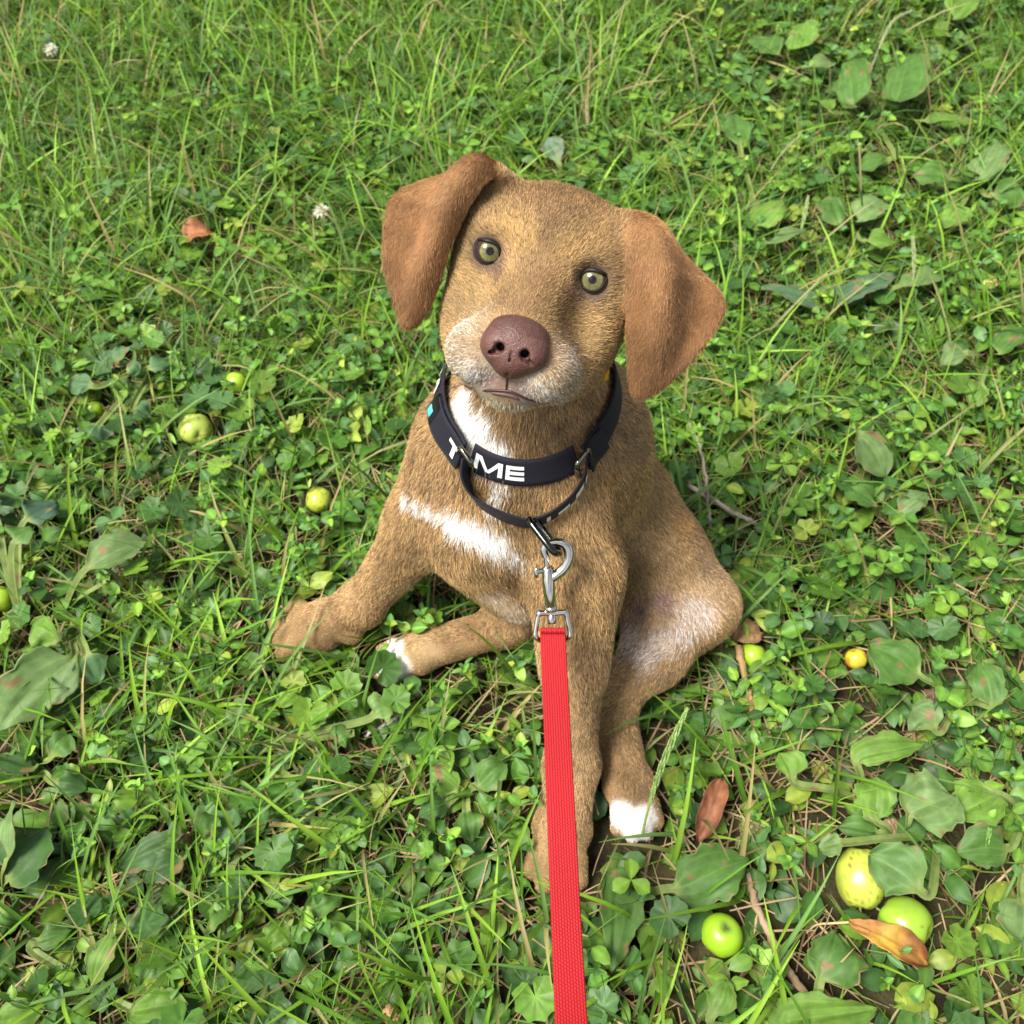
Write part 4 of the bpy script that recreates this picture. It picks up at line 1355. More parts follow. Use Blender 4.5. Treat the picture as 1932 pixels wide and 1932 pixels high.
# plant: base (u, v), label, leaves [(blade start u, v, z mm), (tip u, v, z mm), width px, tone, roll, extras]
PLANTS = [
 ((1205, 1690), 'broadleaf plantain just below the puppy\'s left front paw, leaves spread right and down', [
    ((1290, 1672, 26), (1412, 1620, 26), 105, MIDG, -.2), ((1168, 1668, 20), (1152, 1835, 18), 82, MIDG, .1), ((1218, 1668, 24), (1205, 1700, 28), 40, DARK, .2)]),
 ((1768, 1580), 'plantain whose ragged leaf lies over the spotted apple', [
    ((1752, 1690, 52), (1640, 1612, 50), 108, (.085, .170, .040), .0), ((1600, 1590, 40), (1545, 1600, 30), 48, PALE, .1)]),
 ((1520, 1960), 'plantain with long light leaves at the bottom edge right of the leash', [
    ((1490, 1925, 24), (1655, 1905, 34), 92, BRT, .25), ((1545, 1850, 20), (1580, 1760, 20), 108, MIDG, .0), ((1345, 1930, 20), (1372, 1850, 30), 60, BRT, .1)]),
 ((1690, 1590), 'plantain with three pale pointed leaves above the pair of big apples', [
    ((1720, 1533, 30), (1800, 1500, 38), 130, PALE, .15), ((1652, 1545, 26), (1652, 1465, 30), 78, BRT, .0), ((1655, 1572, 22), (1580, 1560, 18), 58, MIDG, .1)]),
 ((1930, 1540), 'plantain cut by the right edge with broad round leaf near the large apples', [
    ((1905, 1600, 28), (1805, 1608, 30), 82, MIDG, .1), ((1880, 1500, 34), (1790, 1545, 30), 100, BRT, -.2), ((1925, 1680, 30), (1928, 1780, 30), 95, PALE, .0)]),
 ((1620, 1510), 'plantain with a wedge-shaped light leaf right of the brown stick', [
    ((1622, 1432, 40), (1745, 1405, 42), 62, BRT, .35), ((1500, 1480, 26), (1470, 1420, 32), 62, BRT, -.1)]),
 ((1800, 1330), 'plantain with one wide dark leaf beside the tiny yellow apple', [
    ((1735, 1275, 36), (1640, 1215, 38), 105, MIDG, -.15), ((1770, 1380, 34), (1720, 1335, 38), 78, PALE, .1), ((1870, 1330, 38), (1845, 1250, 40), 66, MIDG, .1)]),
 ((40, 1165), 'tall stalked plantain at the left edge with large dusty leaves', [
    ((25, 1040, 62), (60, 995, 66), 70, MIDG, .2), ((40, 1000, 50), (110, 950, 44), 88, (.050, .105, .060), .0), ((0, 990, 50), (-30, 930, 48), 80, MIDG, .0)]),
 ((120, 1165), 'plantain with one long ribbed leaf on a curved stalk at left', [
    ((165, 1075, 55), (278, 1020, 46), 82, PALE, .25), ((190, 1105, 40), (205, 1085, 44), 28, BRT, .0)]),
 ((150, 1190), 'plantain with big drooping pale leaves at far left, below the stalked one', [
    ((135, 1245, 50), (-5, 1375, 28), 112, PALE, .2), ((160, 1225, 44), (185, 1290, 30), 60, (.075, .160, .060), .0), ((120, 1210, 40), (60, 1180, 44), 70, BRT, .0)]),
 ((10, 1690), 'dark plantain with a folded pale edge at the lower left edge', [
    ((20, 1650, 34), (90, 1560, 34), 120, DARK, -.3, dict(flip=.6)), ((15, 1620, 44), (25, 1510, 56), 60, PALE, .5), ((0, 1720, 30), (40, 1740, 26), 62, MIDG, .0)]),
 ((370, 1605), 'weed with four dark pointed leaves around one centre, lower left', [
    ((340, 1622, 28), (272, 1660, 22), 60, DARK, .0), ((330, 1590, 30), (225, 1640, 22), 66, DARK, .1), ((350, 1575, 34), (315, 1575, 36), 58, MIDG, .0), ((395, 1580, 34), (412, 1540, 40), 50, MIDG, .1)]),
 ((230, 1690), 'plantain with a long narrow light leaf hanging down, lower left', [
    ((210, 1760, 26), (172, 1862, 16), 56, BRT, .1)]),
 ((205, 1885), 'plantain with a fan-ribbed leaf on a brown stalk at the bottom left', [
    ((252, 1905, 22), (355, 1895, 24), 78, BRT, .1), ((90, 1895, 18), (-10, 1925, 16), 70, BRT, .1), ((60, 1790, 20), (135, 1755, 20), 46, MIDG, .0)]),
 ((470, 1600), 'weed with a single holed oval leaf left of centre at the bottom', [
    ((440, 1645, 24), (470, 1705, 20), 62, DARK, .0, dict(holes=True)), ((395, 1760, 26), (440, 1712, 30), 52, MIDG, .2)]),
 ((1640, 230), 'large plantain clump far right with upright dark leaves and seed spikes', [
    ((1690, 190, 60), (1712, 105, 70), 85, MIDG, .5), ((1610, 195, 50), (1590, 120, 62), 72, MIDG, .2), ((1690, 300, 44), (1620, 320, 34), 60, MIDG, -.2), ((1570, 215, 44), (1530, 190, 40), 60, BRT, .0), ((1740, 230, 44), (1840, 235, 36), 50, BRT, .3)]),
 ((1560, 600), 'plantain with wide flat grey-green leaves right of the puppy\'s left ear', [
    ((1590, 560, 40), (1690, 520, 40), 70, (.090, .165, .085), .0), ((1535, 570, 36), (1435, 545, 34), 68, (.085, .160, .075), .1), ((1690, 545, 40), (1790, 520, 40), 52, PALE, .3)]),
 ((1440, 470), 'plantain with rounded leaves close beside the puppy\'s left ear top', [
    ((1455, 455, 40), (1535, 430, 44), 60, PALE, .0), ((1430, 425, 40), (1480, 380, 46), 58, BRT, .1), ((1400, 300, 40), (1385, 215, 50), 60, MIDG, .0)]),
 ((1610, 810), 'plant with one large upright oval leaf in the grass right of the puppy', [
    ((1620, 815, 50), (1672, 900, 24), 82, PALE, .0)]),
 ((1660, 985), 'weed with two toothed leaves below the large upright oval leaf', [
    ((1650, 950, 34), (1592, 920, 34), 66, MIDG, .1), ((1700, 965, 30), (1752, 935, 34), 44, PALE, .1)]),
 ((1110, 330), 'weed with a pale grey leaf standing just behind the puppy\'s head', [
    ((1060, 320, 50), (1030, 262, 70), 44, (.11, .17, .10), .3), ((1020, 320, 40), (985, 300, 50), 30, PALE, .0)]),
 ((300, 700), 'bushy blue-green weed beside the two left apples', [
    ((225, 690, 40), (225, 655, 52), 46, (.075, .16, .060), .0), ((240, 705, 46), (265, 700, 50), 44, (.075, .16, .060), .0), ((190, 730, 36), (130, 735, 34), 44, (.075, .16, .060), .1), ((195, 795, 30), (185, 835, 20), 66, (.06, .13, .06), .0), ((250, 770, 36), (285, 790, 30), 50, (.08, .16, .06), .1), ((275, 700, 40), (320, 690, 40), 44, (.075, .16, .060), .1)]),
 ((480, 1420), 'weed with broad triangular light leaf left of the puppy\'s hind paw', [
    ((690, 1360, 30), (742, 1330, 34), 62, (.16, .27, .07), .0), ((660, 1385, 24), (630, 1400, 26), 50, MIDG, .0)]),
 ((1490, 130), 'plantain with four flat leaves at the top, left of the upright dark-leaved clump', [
    ((1470, 105, 44), (1410, 80, 44), 62, MIDG, .0), ((1505, 95, 46), (1520, 40, 52), 58, BRT, .1), ((1520, 130, 40), (1580, 120, 40), 50, PALE, .1), ((1470, 150, 36), (1430, 175, 34), 52, MIDG, .0)]),
 ((1830, 360), 'plantain with broad leaves near the right edge, under the upright dark-leaved clump', [
    ((1800, 340, 46), (1720, 330, 44), 66, MIDG, .1), ((1850, 330, 46), (1890, 270, 52), 66, PALE, .0), ((1860, 370, 40), (1930, 385, 40), 62, MIDG, .1), ((1815, 385, 36), (1780, 430, 34), 56, BRT, .0)]),
 ((1600, 440), 'plantain with pale leaves between the rounded-leaf plantain and the right edge', [
    ((1620, 415, 44), (1680, 385, 44), 56, PALE, .0), ((1585, 425, 42), (1560, 370, 48), 56, MIDG, .0), ((1625, 455, 36), (1690, 460, 34), 54, BRT, .1)]),
 ((1860, 690), 'plantain with two long leaves at the right edge in the sunniest grass', [
    ((1835, 670, 44), (1775, 690, 34), 50, PALE, .1), ((1885, 665, 44), (1930, 620, 50), 62, MIDG, .0), ((1850, 715, 40), (1830, 770, 30), 44, BRT, .1)]),
 ((1770, 50), 'plantain at the top edge, far right corner', [
    ((1745, 40, 50), (1690, 20, 50), 56, MIDG, .0), ((1800, 35, 50), (1850, -5, 54), 60, BRT, .0), ((1790, 70, 44), (1840, 95, 40), 54, PALE, .1)]),
 ((80, 1455), 'low dark plantain at the left edge under the big drooping pale leaves', [
    ((60, 1445, 30), (-5, 1430, 26), 66, DARK, .0), ((95, 1430, 32), (130, 1385, 36), 62, MIDG, .0), ((100, 1475, 28), (165, 1490, 22), 60, DARK, .1)]),
 ((560, 1730), 'weed with three scattered oval leaves at the bottom, left of the leash', [
    ((585, 1715, 24), (650, 1690, 24), 50, MIDG, .1), ((540, 1745, 22), (495, 1790, 18), 54, BRT, .0), ((575, 1755, 20), (610, 1815, 18), 46, DARK, .0)]),
 ((880, 1500), 'weed with broad toothed leaves in front of the puppy, left of the leash', [
    ((905, 1480, 24), (955, 1440, 28), 60, MIDG, .0), ((860, 1485, 24), (810, 1455, 26), 56, BRT, .0), ((880, 1530, 20), (890, 1590, 18), 54, MIDG, .1), ((845, 1515, 20), (790, 1540, 18), 50, DARK, .0)]),
]
for _b, _l, _lv in PLANTS:
    for _q in _lv:
        (_mu, _mv, _mz), (_tu, _tv, _tz), _w = _q[:3]
        for _f in (.25, .5, .75):
            KEEP_UV.append(np.array([_mu + (_tu - _mu) * _f, _mv + (_tv - _mv) * _f, _w * .40]))

def clear_of_things(P, margin=.002, low=False):
    """P (n, k, 3): True where a blade neither enters the puppy nor an apple, and does not veil a chosen thing."""
    ok = (BODY.sample(P) > margin).all(1)
    for c, r in zip(AP_C, AP_R):
        ok &= (np.linalg.norm(P - c, axis=-1) > r + .001).all(1)
    uv = proj(P)
    dep = (P - CAMP) @ FWD
    veil = np.zeros(len(P), bool)
    for c, uvc, rp in zip(AP_C, AP_UV, AP_RP):
        veil |= ((np.linalg.norm(uv - uvc, axis=-1) < rp * .95) & (dep < (c - CAMP) @ FWD)).any(1)
    ok &= ~(veil & (rng.random(len(P)) < .93))
    if low:
        return ok
    veil = np.zeros(len(P), bool)
    for k in KEEP_UV:
        veil |= (np.linalg.norm(uv - k[:2], axis=-1) < k[2]).any(1)
    ok &= ~(veil & (rng.random(len(P)) < .66))
    return ok

def scatter(n, wide=.22):
    """Ground points, most of them in the part of the lawn the picture shows."""
    m = int(n * (1 - wide))
    v = rng.uniform(-60, 2010, m * 3)
    dn = 1 / (.819 + (v - HALF) / FPX * .5736) ** 3          # even spread over the ground
    keep = rng.random(m * 3) < dn / dn.max()
    v = v[keep][:m]
    u = rng.uniform(-90, 2020, len(v))
    d = FWD[None] + ((u - HALF) / FPX)[:, None] * RT + ((HALF - v) / FPX)[:, None] * UP
    P = CAMP + d * ((-CAM_H) / d[:, 2])[:, None]
    Q = np.stack([rng.uniform(-1.35, 1.35, n - len(P)), rng.uniform(-.35, 2.15, n - len(P)), np.zeros(n - len(P))], -1)
    P = np.vstack([P, Q])
    P[:, 2] = 0
    return P
def noise2(P, sc, seed):
    return np.array([mnoise.noise(Vector((p[0] * sc, p[1] * sc, seed * 9.7))) for p in P])

# ------------------------------------------------------------------ grass
def blades(base, az, th0, th1, L, w, col, tipcol, K=5, cross=3, wprof=None, z0=-.003, low=False):
    n = len(base)
    t = np.linspace(0, 1, K)
    th = th0[:, None] + (th1 - th0)[:, None] * t[None]
    ds = (L / (K - 1))[:, None]
    dx = np.sin(th) * ds
    dz = np.cos(th) * ds
    dx = np.concatenate([np.zeros((n, 1)), np.cumsum(.5 * (dx[:, 1:] + dx[:, :-1]), 1)], 1)
    dz = np.concatenate([np.zeros((n, 1)), np.cumsum(.5 * (dz[:, 1:] + dz[:, :-1]), 1)], 1)
    hd_ = np.stack([np.cos(az), np.sin(az), 0 * az], -1)
    sd = np.stack([-np.sin(az), np.cos(az), 0 * az], -1)
    sway = (rng.normal(size=n) * .10 * L)[:, None] * t[None] ** 2
    S = base[:, None] + hd_[:, None] * dx[..., None] + sd[:, None] * sway[..., None]
    S[..., 2] += dz + z0
    S[..., 2] = np.maximum(S[..., 2], .0015)
    ok = clear_of_things(S, .002, low)
    prof = (1 - t ** 2.2) * .93 + .07 if wprof is None else wprof
    tw = (rng.normal(size=n) * .5)[:, None] * t[None]
    nrm = np.stack([-np.cos(th)[..., None] * hd_[:, None, :]], 0)[0]
    nrm[..., 2] += np.sin(th)
    side = sd[:, None] * np.cos(tw)[..., None] + nrm * np.sin(tw)[..., None]
    half = (.5 * w)[:, None] * prof[None]
    o = np.linspace(-1, 1, cross)
    V = S[:, :, None] + (half[..., None] * o[None, None])[..., None] * side[:, :, None]
    if cross == 3:
        V[:, :, 1] += -nrm * (half * .45)[..., None]
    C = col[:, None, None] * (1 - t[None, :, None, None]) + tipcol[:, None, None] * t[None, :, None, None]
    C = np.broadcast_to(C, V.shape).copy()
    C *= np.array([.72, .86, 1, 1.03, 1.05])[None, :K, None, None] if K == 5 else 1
    if cross == 3:
        C[:, :, 1] *= 1.18
    V, C = V[ok], C[ok]
    n = len(V)
    i, j = np.meshgrid(np.arange(K - 1), np.arange(cross - 1), indexing='ij')
    q = np.stack([i * cross + j, i * cross + j + 1, (i + 1) * cross + j + 1, (i + 1) * cross + j], -1).reshape(-1, 4)
    Q = (q[None] + (np.arange(n) * K * cross)[:, None, None]).reshape(-1, 4)
    return V.reshape(-1, 3), Q, C.reshape(-1, 3)

GREENS = np.array([.90, .98, 1.1]) * np.array([[.068, .150, .012], [.100, .198, .014], [.138, .250, .017], [.180, .292, .026], [.078, .158, .028], [.120, .205, .046]])
def make_grass(name, n, lrange, wrange, seed, label, th=(.15, .9, .8, 1.7), bright=1.0, thin=None):
    P = scatter(n)
    dn = noise2(P, 3.2, seed)
    if thin is not None:
        P = P[rng.random(n) < np.clip(thin(P, dn), 0, 1)]
    dn = noise2(P, 3.2, seed)
    n = len(P)
    az = rng.uniform(0, 2 * math.pi, n) * .75 + noise2(P, 5, seed + 1) * 4
    t0 = rng.uniform(th[0], th[1], n)
    t1 = t0 + rng.uniform(th[2], th[3], n) * rng.uniform(.4, 1, n)
    L = rng.uniform(*lrange, n) * (1 + .35 * np.clip(P[:, 1] - .6, 0, 1))
    w = rng.uniform(*wrange, n)
    c = GREENS[rng.integers(0, len(GREENS), n)] * rng.uniform(.75, 1.25, n)[:, None] * bright
    c = c * (1 + .25 * dn)[:, None]
    yellow = rng.random(n) < .06
    c[yellow] = np.array([.30, .26, .10]) * rng.uniform(.7, 1.1, yellow.sum())[:, None]
    tip = c * np.array([1.15, 1.1, 1.0])
    br = rng.random(n) < .10
    tip[br] = [.34, .27, .13]
    V, Q, C = blades(P, az, t0, t1, L, w, c, tip)
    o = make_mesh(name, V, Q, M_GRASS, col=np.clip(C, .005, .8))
    tag(o, label, 'grass', kind='stuff')
    return o
upper = lambda P, d: .42 + .58 * np.clip((P[:, 1] - .45) / .5, 0, 1) - .15 * (P[:, 0] > .1) + .5 * d
make_grass('grass', 52000, (.030, .085), (.0011, .0024), 1, 'fine short green grass blades all over the lawn', (.1, 1.0, .4, 1.6), thin=upper)
make_grass('coarse_grass', 14000, (.055, .140), (.0028, .0056), 2, 'broad long arching grass blades scattered over the lawn', (.2, .9, .6, 1.7), 1.1, thin=lambda P, d: .45 + .5 * np.clip((P[:, 1] - .6) / .5, 0, 1) + .6 * d - .2 * (P[:, 0] > .2) + .35 * ((P[:, 0] < 0) & (P[:, 1] < .32)))
# dry straw lying on the soil
n = 16000
P = scatter(n)
az = rng.uniform(0, 2 * math.pi, n)
t0 = rng.uniform(1.25, 1.55, n)
c = np.array([.34, .25, .125])[None] * rng.uniform(.45, 1.25, n)[:, None]
c[rng.random(n) < .3] *= np.array([.6, .5, .45])
P[:, 2] = rng.uniform(.001, .012, n)
V, Q, C = blades(P, az, t0, t0 + rng.uniform(-.1, .35, n), rng.uniform(.02, .07, n), rng.uniform(.0008, .0020, n), c, c * .95, K=4, cross=2, wprof=np.array([.8, 1, 1, .6]), z0=.0, low=True)
tag(make_mesh('dry_straw', V, Q, M_DRY, col=np.clip(C, .01, .8)), 'tan dead grass stems matted on the soil', 'straw', kind='stuff')
# ------------------------------------------------------------------ small weeds: leaf shapes
def grid_leaf(prof, nu=5, nv=7, cup=.18, droop=.25, wave=.0, ruff=.02, seed=0):
    """A leaf along +y, unit long; prof(v) gives the half width."""
    r = np.random.default_rng(seed)
    v = np.linspace(0, 1, nv)
    u = np.linspace(-1, 1, nu)
    Vv, U = np.meshgrid(v, u, indexing='ij')
    w = prof(v)[:, None]
    x = U * w
    z = cup * np.abs(x) - droop * Vv ** 2 + wave * np.sin(Vv * 9 + 2 * np.sign(U)) * np.abs(U) * w + ruff * r.normal(size=x.shape) * np.abs(U)
    T = np.stack([x, Vv, z], -1).reshape(-1, 3)
    i, j = np.meshgrid(np.arange(nv - 1), np.arange(nu - 1), indexing='ij')
    Q = np.stack([i * nu + j, i * nu + j + 1, (i + 1) * nu + j + 1, (i + 1) * nu + j], -1).reshape(-1, 4)
    shade = np.where(np.abs(U) < .01, 1.32, np.where(np.abs(U) > .9, .94, 1.0)).ravel()
    return T, Q, shade
def round_leaf(lobes=9, depth=.10, notch=.8, nr=3, na=27, cup=.25, seed=0):
    r = np.random.default_rng(seed)
    a = np.linspace(-math.pi + .18, math.pi - .18, na)
    rad = (1 + depth * np.cos(lobes * a)) * (1 - notch * np.exp(-((np.abs(a) - math.pi) / .5) ** 2) * .5)
    V = [np.array([[0, 0, 0.]])]
    for k in range(1, nr + 1):
        f = k / nr
        rr = f * (1 + (rad - 1) * f ** 2) * .5
        zz = cup * f ** 2 * .5 * (.6 + .4 * np.cos(2 * a + seed)) + .035 * f * np.cos(lobes * a) + .02 * r.normal(size=na) * f
        V.append(np.stack([np.sin(a) * rr, np.cos(a) * rr, zz], -1))
    T = np.vstack(V)
    T[:, 1] += .25
    k = np.arange(na - 1)
    tri = np.stack([0 * k, 1 + k + 1, 1 + k], -1)
    Q = []
    for q in range(nr - 1):
        Q.append(np.stack([1 + q * na + k, 1 + q * na + k + 1, 1 + (q + 1) * na + k + 1, 1 + (q + 1) * na + k], -1))
    Q = np.vstack(Q)
    sh = np.concatenate([[1.3]] + [1 + .16 * np.cos(lobes * a) * (.5 if q == nr else 1) for q in range(1, nr + 1)])
    return T, (Q, tri), sh
ov = lambda w, p=.9: (lambda v: w * np.sin(math.pi * np.clip(v, 0, 1) ** p) ** .75 * (v < .999) + .004)
T_OV = [grid_leaf(ov(.33, .85), seed=s, cup=c, droop=d, wave=.10, ruff=.03) for s, c, d in ((1, .25, .2), (2, .1, .45), (3, .45, .1), (4, -.1, .3))]
T_LA = [grid_leaf(ov(.17, .9), seed=s, cup=.3, droop=d, wave=.08) for s, d in ((5, .3), (6, .1))]
T_CL = [grid_leaf(lambda v: .40 * np.sin(math.pi * np.clip(v, 0, 1) ** 1.5) ** .7 + .004, seed=s, cup=.25, droop=.15, nu=5, nv=6) for s in (7, 8)]
T_RD = [round_leaf(9, .09, .9, seed=1), round_leaf(7, .12, .9, seed=2), round_leaf(11, .07, .7, seed=3)]

class Batch:
    def __init__(s):
        s.V, s.Q, s.T3, s.C, s.n = [], [], [], [], 0
    def add(s, tmpl, pos, head, normal, size, col, low=False):
        """Many copies of one leaf. head and normal are (n,3)."""
        T, F, sh = tmpl
        y = unit(head)
        z = unit(normal - y * np.sum(normal * y, 1, keepdims=True))
        x = np.cross(y, z)
        P = pos[:, None] + size[:, None, None] * (T[None, :, 0:1] * x[:, None] + T[None, :, 1:2] * y[:, None] + T[None, :, 2:3] * z[:, None])
        P[..., 2] = np.maximum(P[..., 2], .001)
        ctr = np.stack([P[:, 0], P.mean(1), P[:, len(T) * 3 // 4], P[:, -1]], 1)
        ok = clear_of_things(ctr, .003, low)
        P, col = P[ok], col[ok]
        n, m = len(P), len(T)
        C = col[:, None] * sh[None, :, None]
        off = s.n + (np.arange(n) * m)[:, None, None]
        if isinstance(F, tuple):
            s.Q.append((F[0][None] + off).reshape(-1, 4))
            s.T3.append((F[1][None] + off).reshape(-1, 3))
        else:
            s.Q.append((F[None] + off).reshape(-1, 4))
        s.V.append(P.reshape(-1, 3))
        s.C.append(C.reshape(-1, 3))
        s.n += n * m
        return ok
    def ribbon(s, A, B, w, col, sag=.0):
        """Thin stalks from A to B, each a crossed pair of strips with a bend."""
        M = .5 * (A + B) + np.array([0, 0, 1.]) * sag
        ok = clear_of_things(np.stack([A, M, B], 1), .002)
        A, B, M, col = A[ok], B[ok], M[ok], col[ok]
        n = len(A)
        if n == 0:
            return
        d = unit(B - A)
        s1 = unit(np.cross(d, np.array([0, 0, 1.]) + .01))
        s2 = np.cross(d, s1)
        P = np.stack([A, M, B], 1)
        ang = np.array([0, 2.094, 4.189])
        ring = (np.cos(ang)[None, None, :, None] * s1[:, None, None] + np.sin(ang)[None, None, :, None] * s2[:, None, None]) * w
        V = (P[:, :, None] + ring).reshape(-1, 3)
        i, j = np.meshgrid(np.arange(2), np.arange(3), indexing='ij')
        q = np.stack([i * 3 + j, i * 3 + (j + 1) % 3, (i + 1) * 3 + (j + 1) % 3, (i + 1) * 3 + j], -1).reshape(-1, 4)
        s.Q.append((q[None] + s.n + (np.arange(n) * 9)[:, None, None]).reshape(-1, 4))
        s.V.append(V)
        s.C.append(np.repeat(col, 9, 0))
        s.n += n * 9
    def build(s, name, mat, label, cat):
        F = [np.vstack(s.Q)] + ([np.vstack(s.T3)] if s.T3 else [])
        o = make_mesh(name, np.vstack(s.V), F, mat, col=np.clip(np.vstack(s.C), .004, .85))
        return tag(o, label, cat, kind='stuff')

LG = np.array([.90, .98, 1.1]) * np.array([[.058, .134, .020], [.078, .170, .022], [.102, .204, .025], [.130, .238, .028], [.086, .172, .044], [.168, .280, .030], [.048, .108, .022]])
def leaf_col(n, lift=1.0):
    c = LG[rng.integers(0, len(LG), n)] * rng.uniform(.75, 1.25, n)[:, None] * lift
    y = rng.random(n) < .06
    c[y] = np.array([.24, .32, .045]) * rng.uniform(.8, 1.15, y.sum())[:, None]
    return c
def up_normals(n, tilt):
    return unit(np.array([0, 0, 1.]) + tilt * rng.normal(size=(n, 3)))

# creeping weeds with paired oval leaves
bt = Batch()
n = 1900
P = scatter(n, .2)
keep = rng.random(n) < np.clip(.70 + .9 * noise2(P, 4, 11) + .18 * (P[:, 0] > .05) - .10 * (P[:, 1] > 1.0) * (P[:, 0] < .1), .12, 1)
P = P[keep]
n = len(P)
az = rng.uniform(0, 2 * math.pi, n)
big = rng.uniform(.75, 1.25, n)
nodes = 5
cur = P.copy()
cur[:, 2] = rng.uniform(.004, .016, n)
rise = rng.uniform(.0, .010, n)
stemc = np.tile([.17, .24, .05], (n, 1)) * rng.uniform(.7, 1.2, n)[:, None]
for k in range(nodes):
    f = k / (nodes - 1)
    az = az + rng.normal(size=n) * .35
    step = rng.uniform(.009, .016, n) * big
    nxt = cur + np.stack([np.cos(az) * step, np.sin(az) * step, rise * (.4 + .9 * f)], -1)
    nxt[:, 2] = np.clip(nxt[:, 2], .004, .050)
    bt.ribbon(cur, nxt, .0008, stemc)
    for sd in (-1, 1):
        a2 = az + sd * rng.uniform(.8, 1.5, n) + (k % 2) * .9
        sz = rng.uniform(.016, .029, n) * big * (1.05 - .45 * f)
        head = np.stack([np.cos(a2), np.sin(a2), rng.uniform(-.1, .65, n)], -1)
        col = leaf_col(n) * (1 + .35 * f)
        tm = rng.integers(0, 6, n)
        for q in range(6):
            m = tm == q
            bt.add((T_OV + T_LA[:2])[q], nxt[m], head[m], up_normals(m.sum(), .35), sz[m], col[m])
    cur = nxt
# bright tip leaves
for sd in range(3):
    a2 = az + sd * 2.1
    bt.add(T_OV[2], cur, np.stack([np.cos(a2), np.sin(a2), np.full(n, .9)], -1), up_normals(n, .3), rng.uniform(.007, .011, n) * big, leaf_col(n, 1.5))
bt.build('creeping_weed', M_LEAF, 'low creeping weed with small paired oval leaves covering the lawn', 'ground cover')

# scalloped round leaves on stalks
bt = Batch()
n = 3000
P = scatter(n, .2)
keep = rng.random(n) < np.clip(.35 + 1.3 * noise2(P, 5, 21), .10, 1)
P = P[keep]
n = len(P)
top = P + np.stack([rng.normal(size=n) * .010, rng.normal(size=n) * .010, rng.uniform(.014, .046, n)], -1)
P[:, 2] = .001
bt.ribbon(P, top, .0007, np.tile([.13, .20, .05], (n, 1)), .002)
a2 = rng.uniform(0, 2 * math.pi, n)
head = np.stack([np.cos(a2), np.sin(a2), rng.uniform(-.3, .2, n)], -1)
sz = rng.uniform(.018, .036, n)
col = leaf_col(n)
tm = rng.integers(0, 3, n)
for q in range(3):
    m = tm == q
    bt.add(T_RD[q], top[m], head[m], up_normals(m.sum(), .28), sz[m], col[m])
bt.build('round_leaf_weed', M_LEAF, 'low weed with round scalloped leaves spread through the lawn', 'ground cover')

# clover
bt = Batch()
n = 2300
P = scatter(n, .2)
keep = rng.random(n) < np.clip(.30 + 1.5 * noise2(P, 3.5, 31) + .35 * (P[:, 1] > .9), .06, 1) * np.where(P[:, 1] < .5, .22, 1)
P = P[keep]
n = len(P)
top = P + np.stack([rng.normal(size=n) * .012, rng.normal(size=n) * .012, rng.uniform(.022, .055, n)], -1)
P[:, 2] = .001
bt.ribbon(P, top, .0006, np.tile([.12, .21, .05], (n, 1)), .003)
a2 = rng.uniform(0, 2 * math.pi, n)
col = leaf_col(n, 1.1)
sz = rng.uniform(.012, .020, n)
for q in range(3):
    a3 = a2 + q * 2.094
    bt.add(T_CL[q % 2], top, np.stack([np.cos(a3), np.sin(a3), rng.uniform(-.1, .25, n)], -1), up_normals(n, .15), sz, col * rng.uniform(.9, 1.1, n)[:, None])
bt.build('clover', M_LEAF, 'three-leaved clover growing in patches between the grass', 'ground cover')

# low toothed leaves hugging the soil, under everything
bt = Batch()
n = 8000
P = scatter(n, .2)
a2 = rng.uniform(0, 2 * math.pi, n)
P[:, 2] = rng.uniform(.002, .016, n)
head = np.stack([np.cos(a2), np.sin(a2), rng.uniform(-.1, .3, n)], -1)
tm = rng.integers(0, 4, n)
sz = rng.uniform(.018, .036, n)
col = leaf_col(n, .85)
for q in range(4):
    m = tm == q
    bt.add(T_OV[q], P[m], head[m], up_normals(m.sum(), .25), sz[m], col[m], True)
bt.build('undergrowth_leaf', M_LEAF, 'darker flat leaves lying low under the other weeds', 'ground cover')
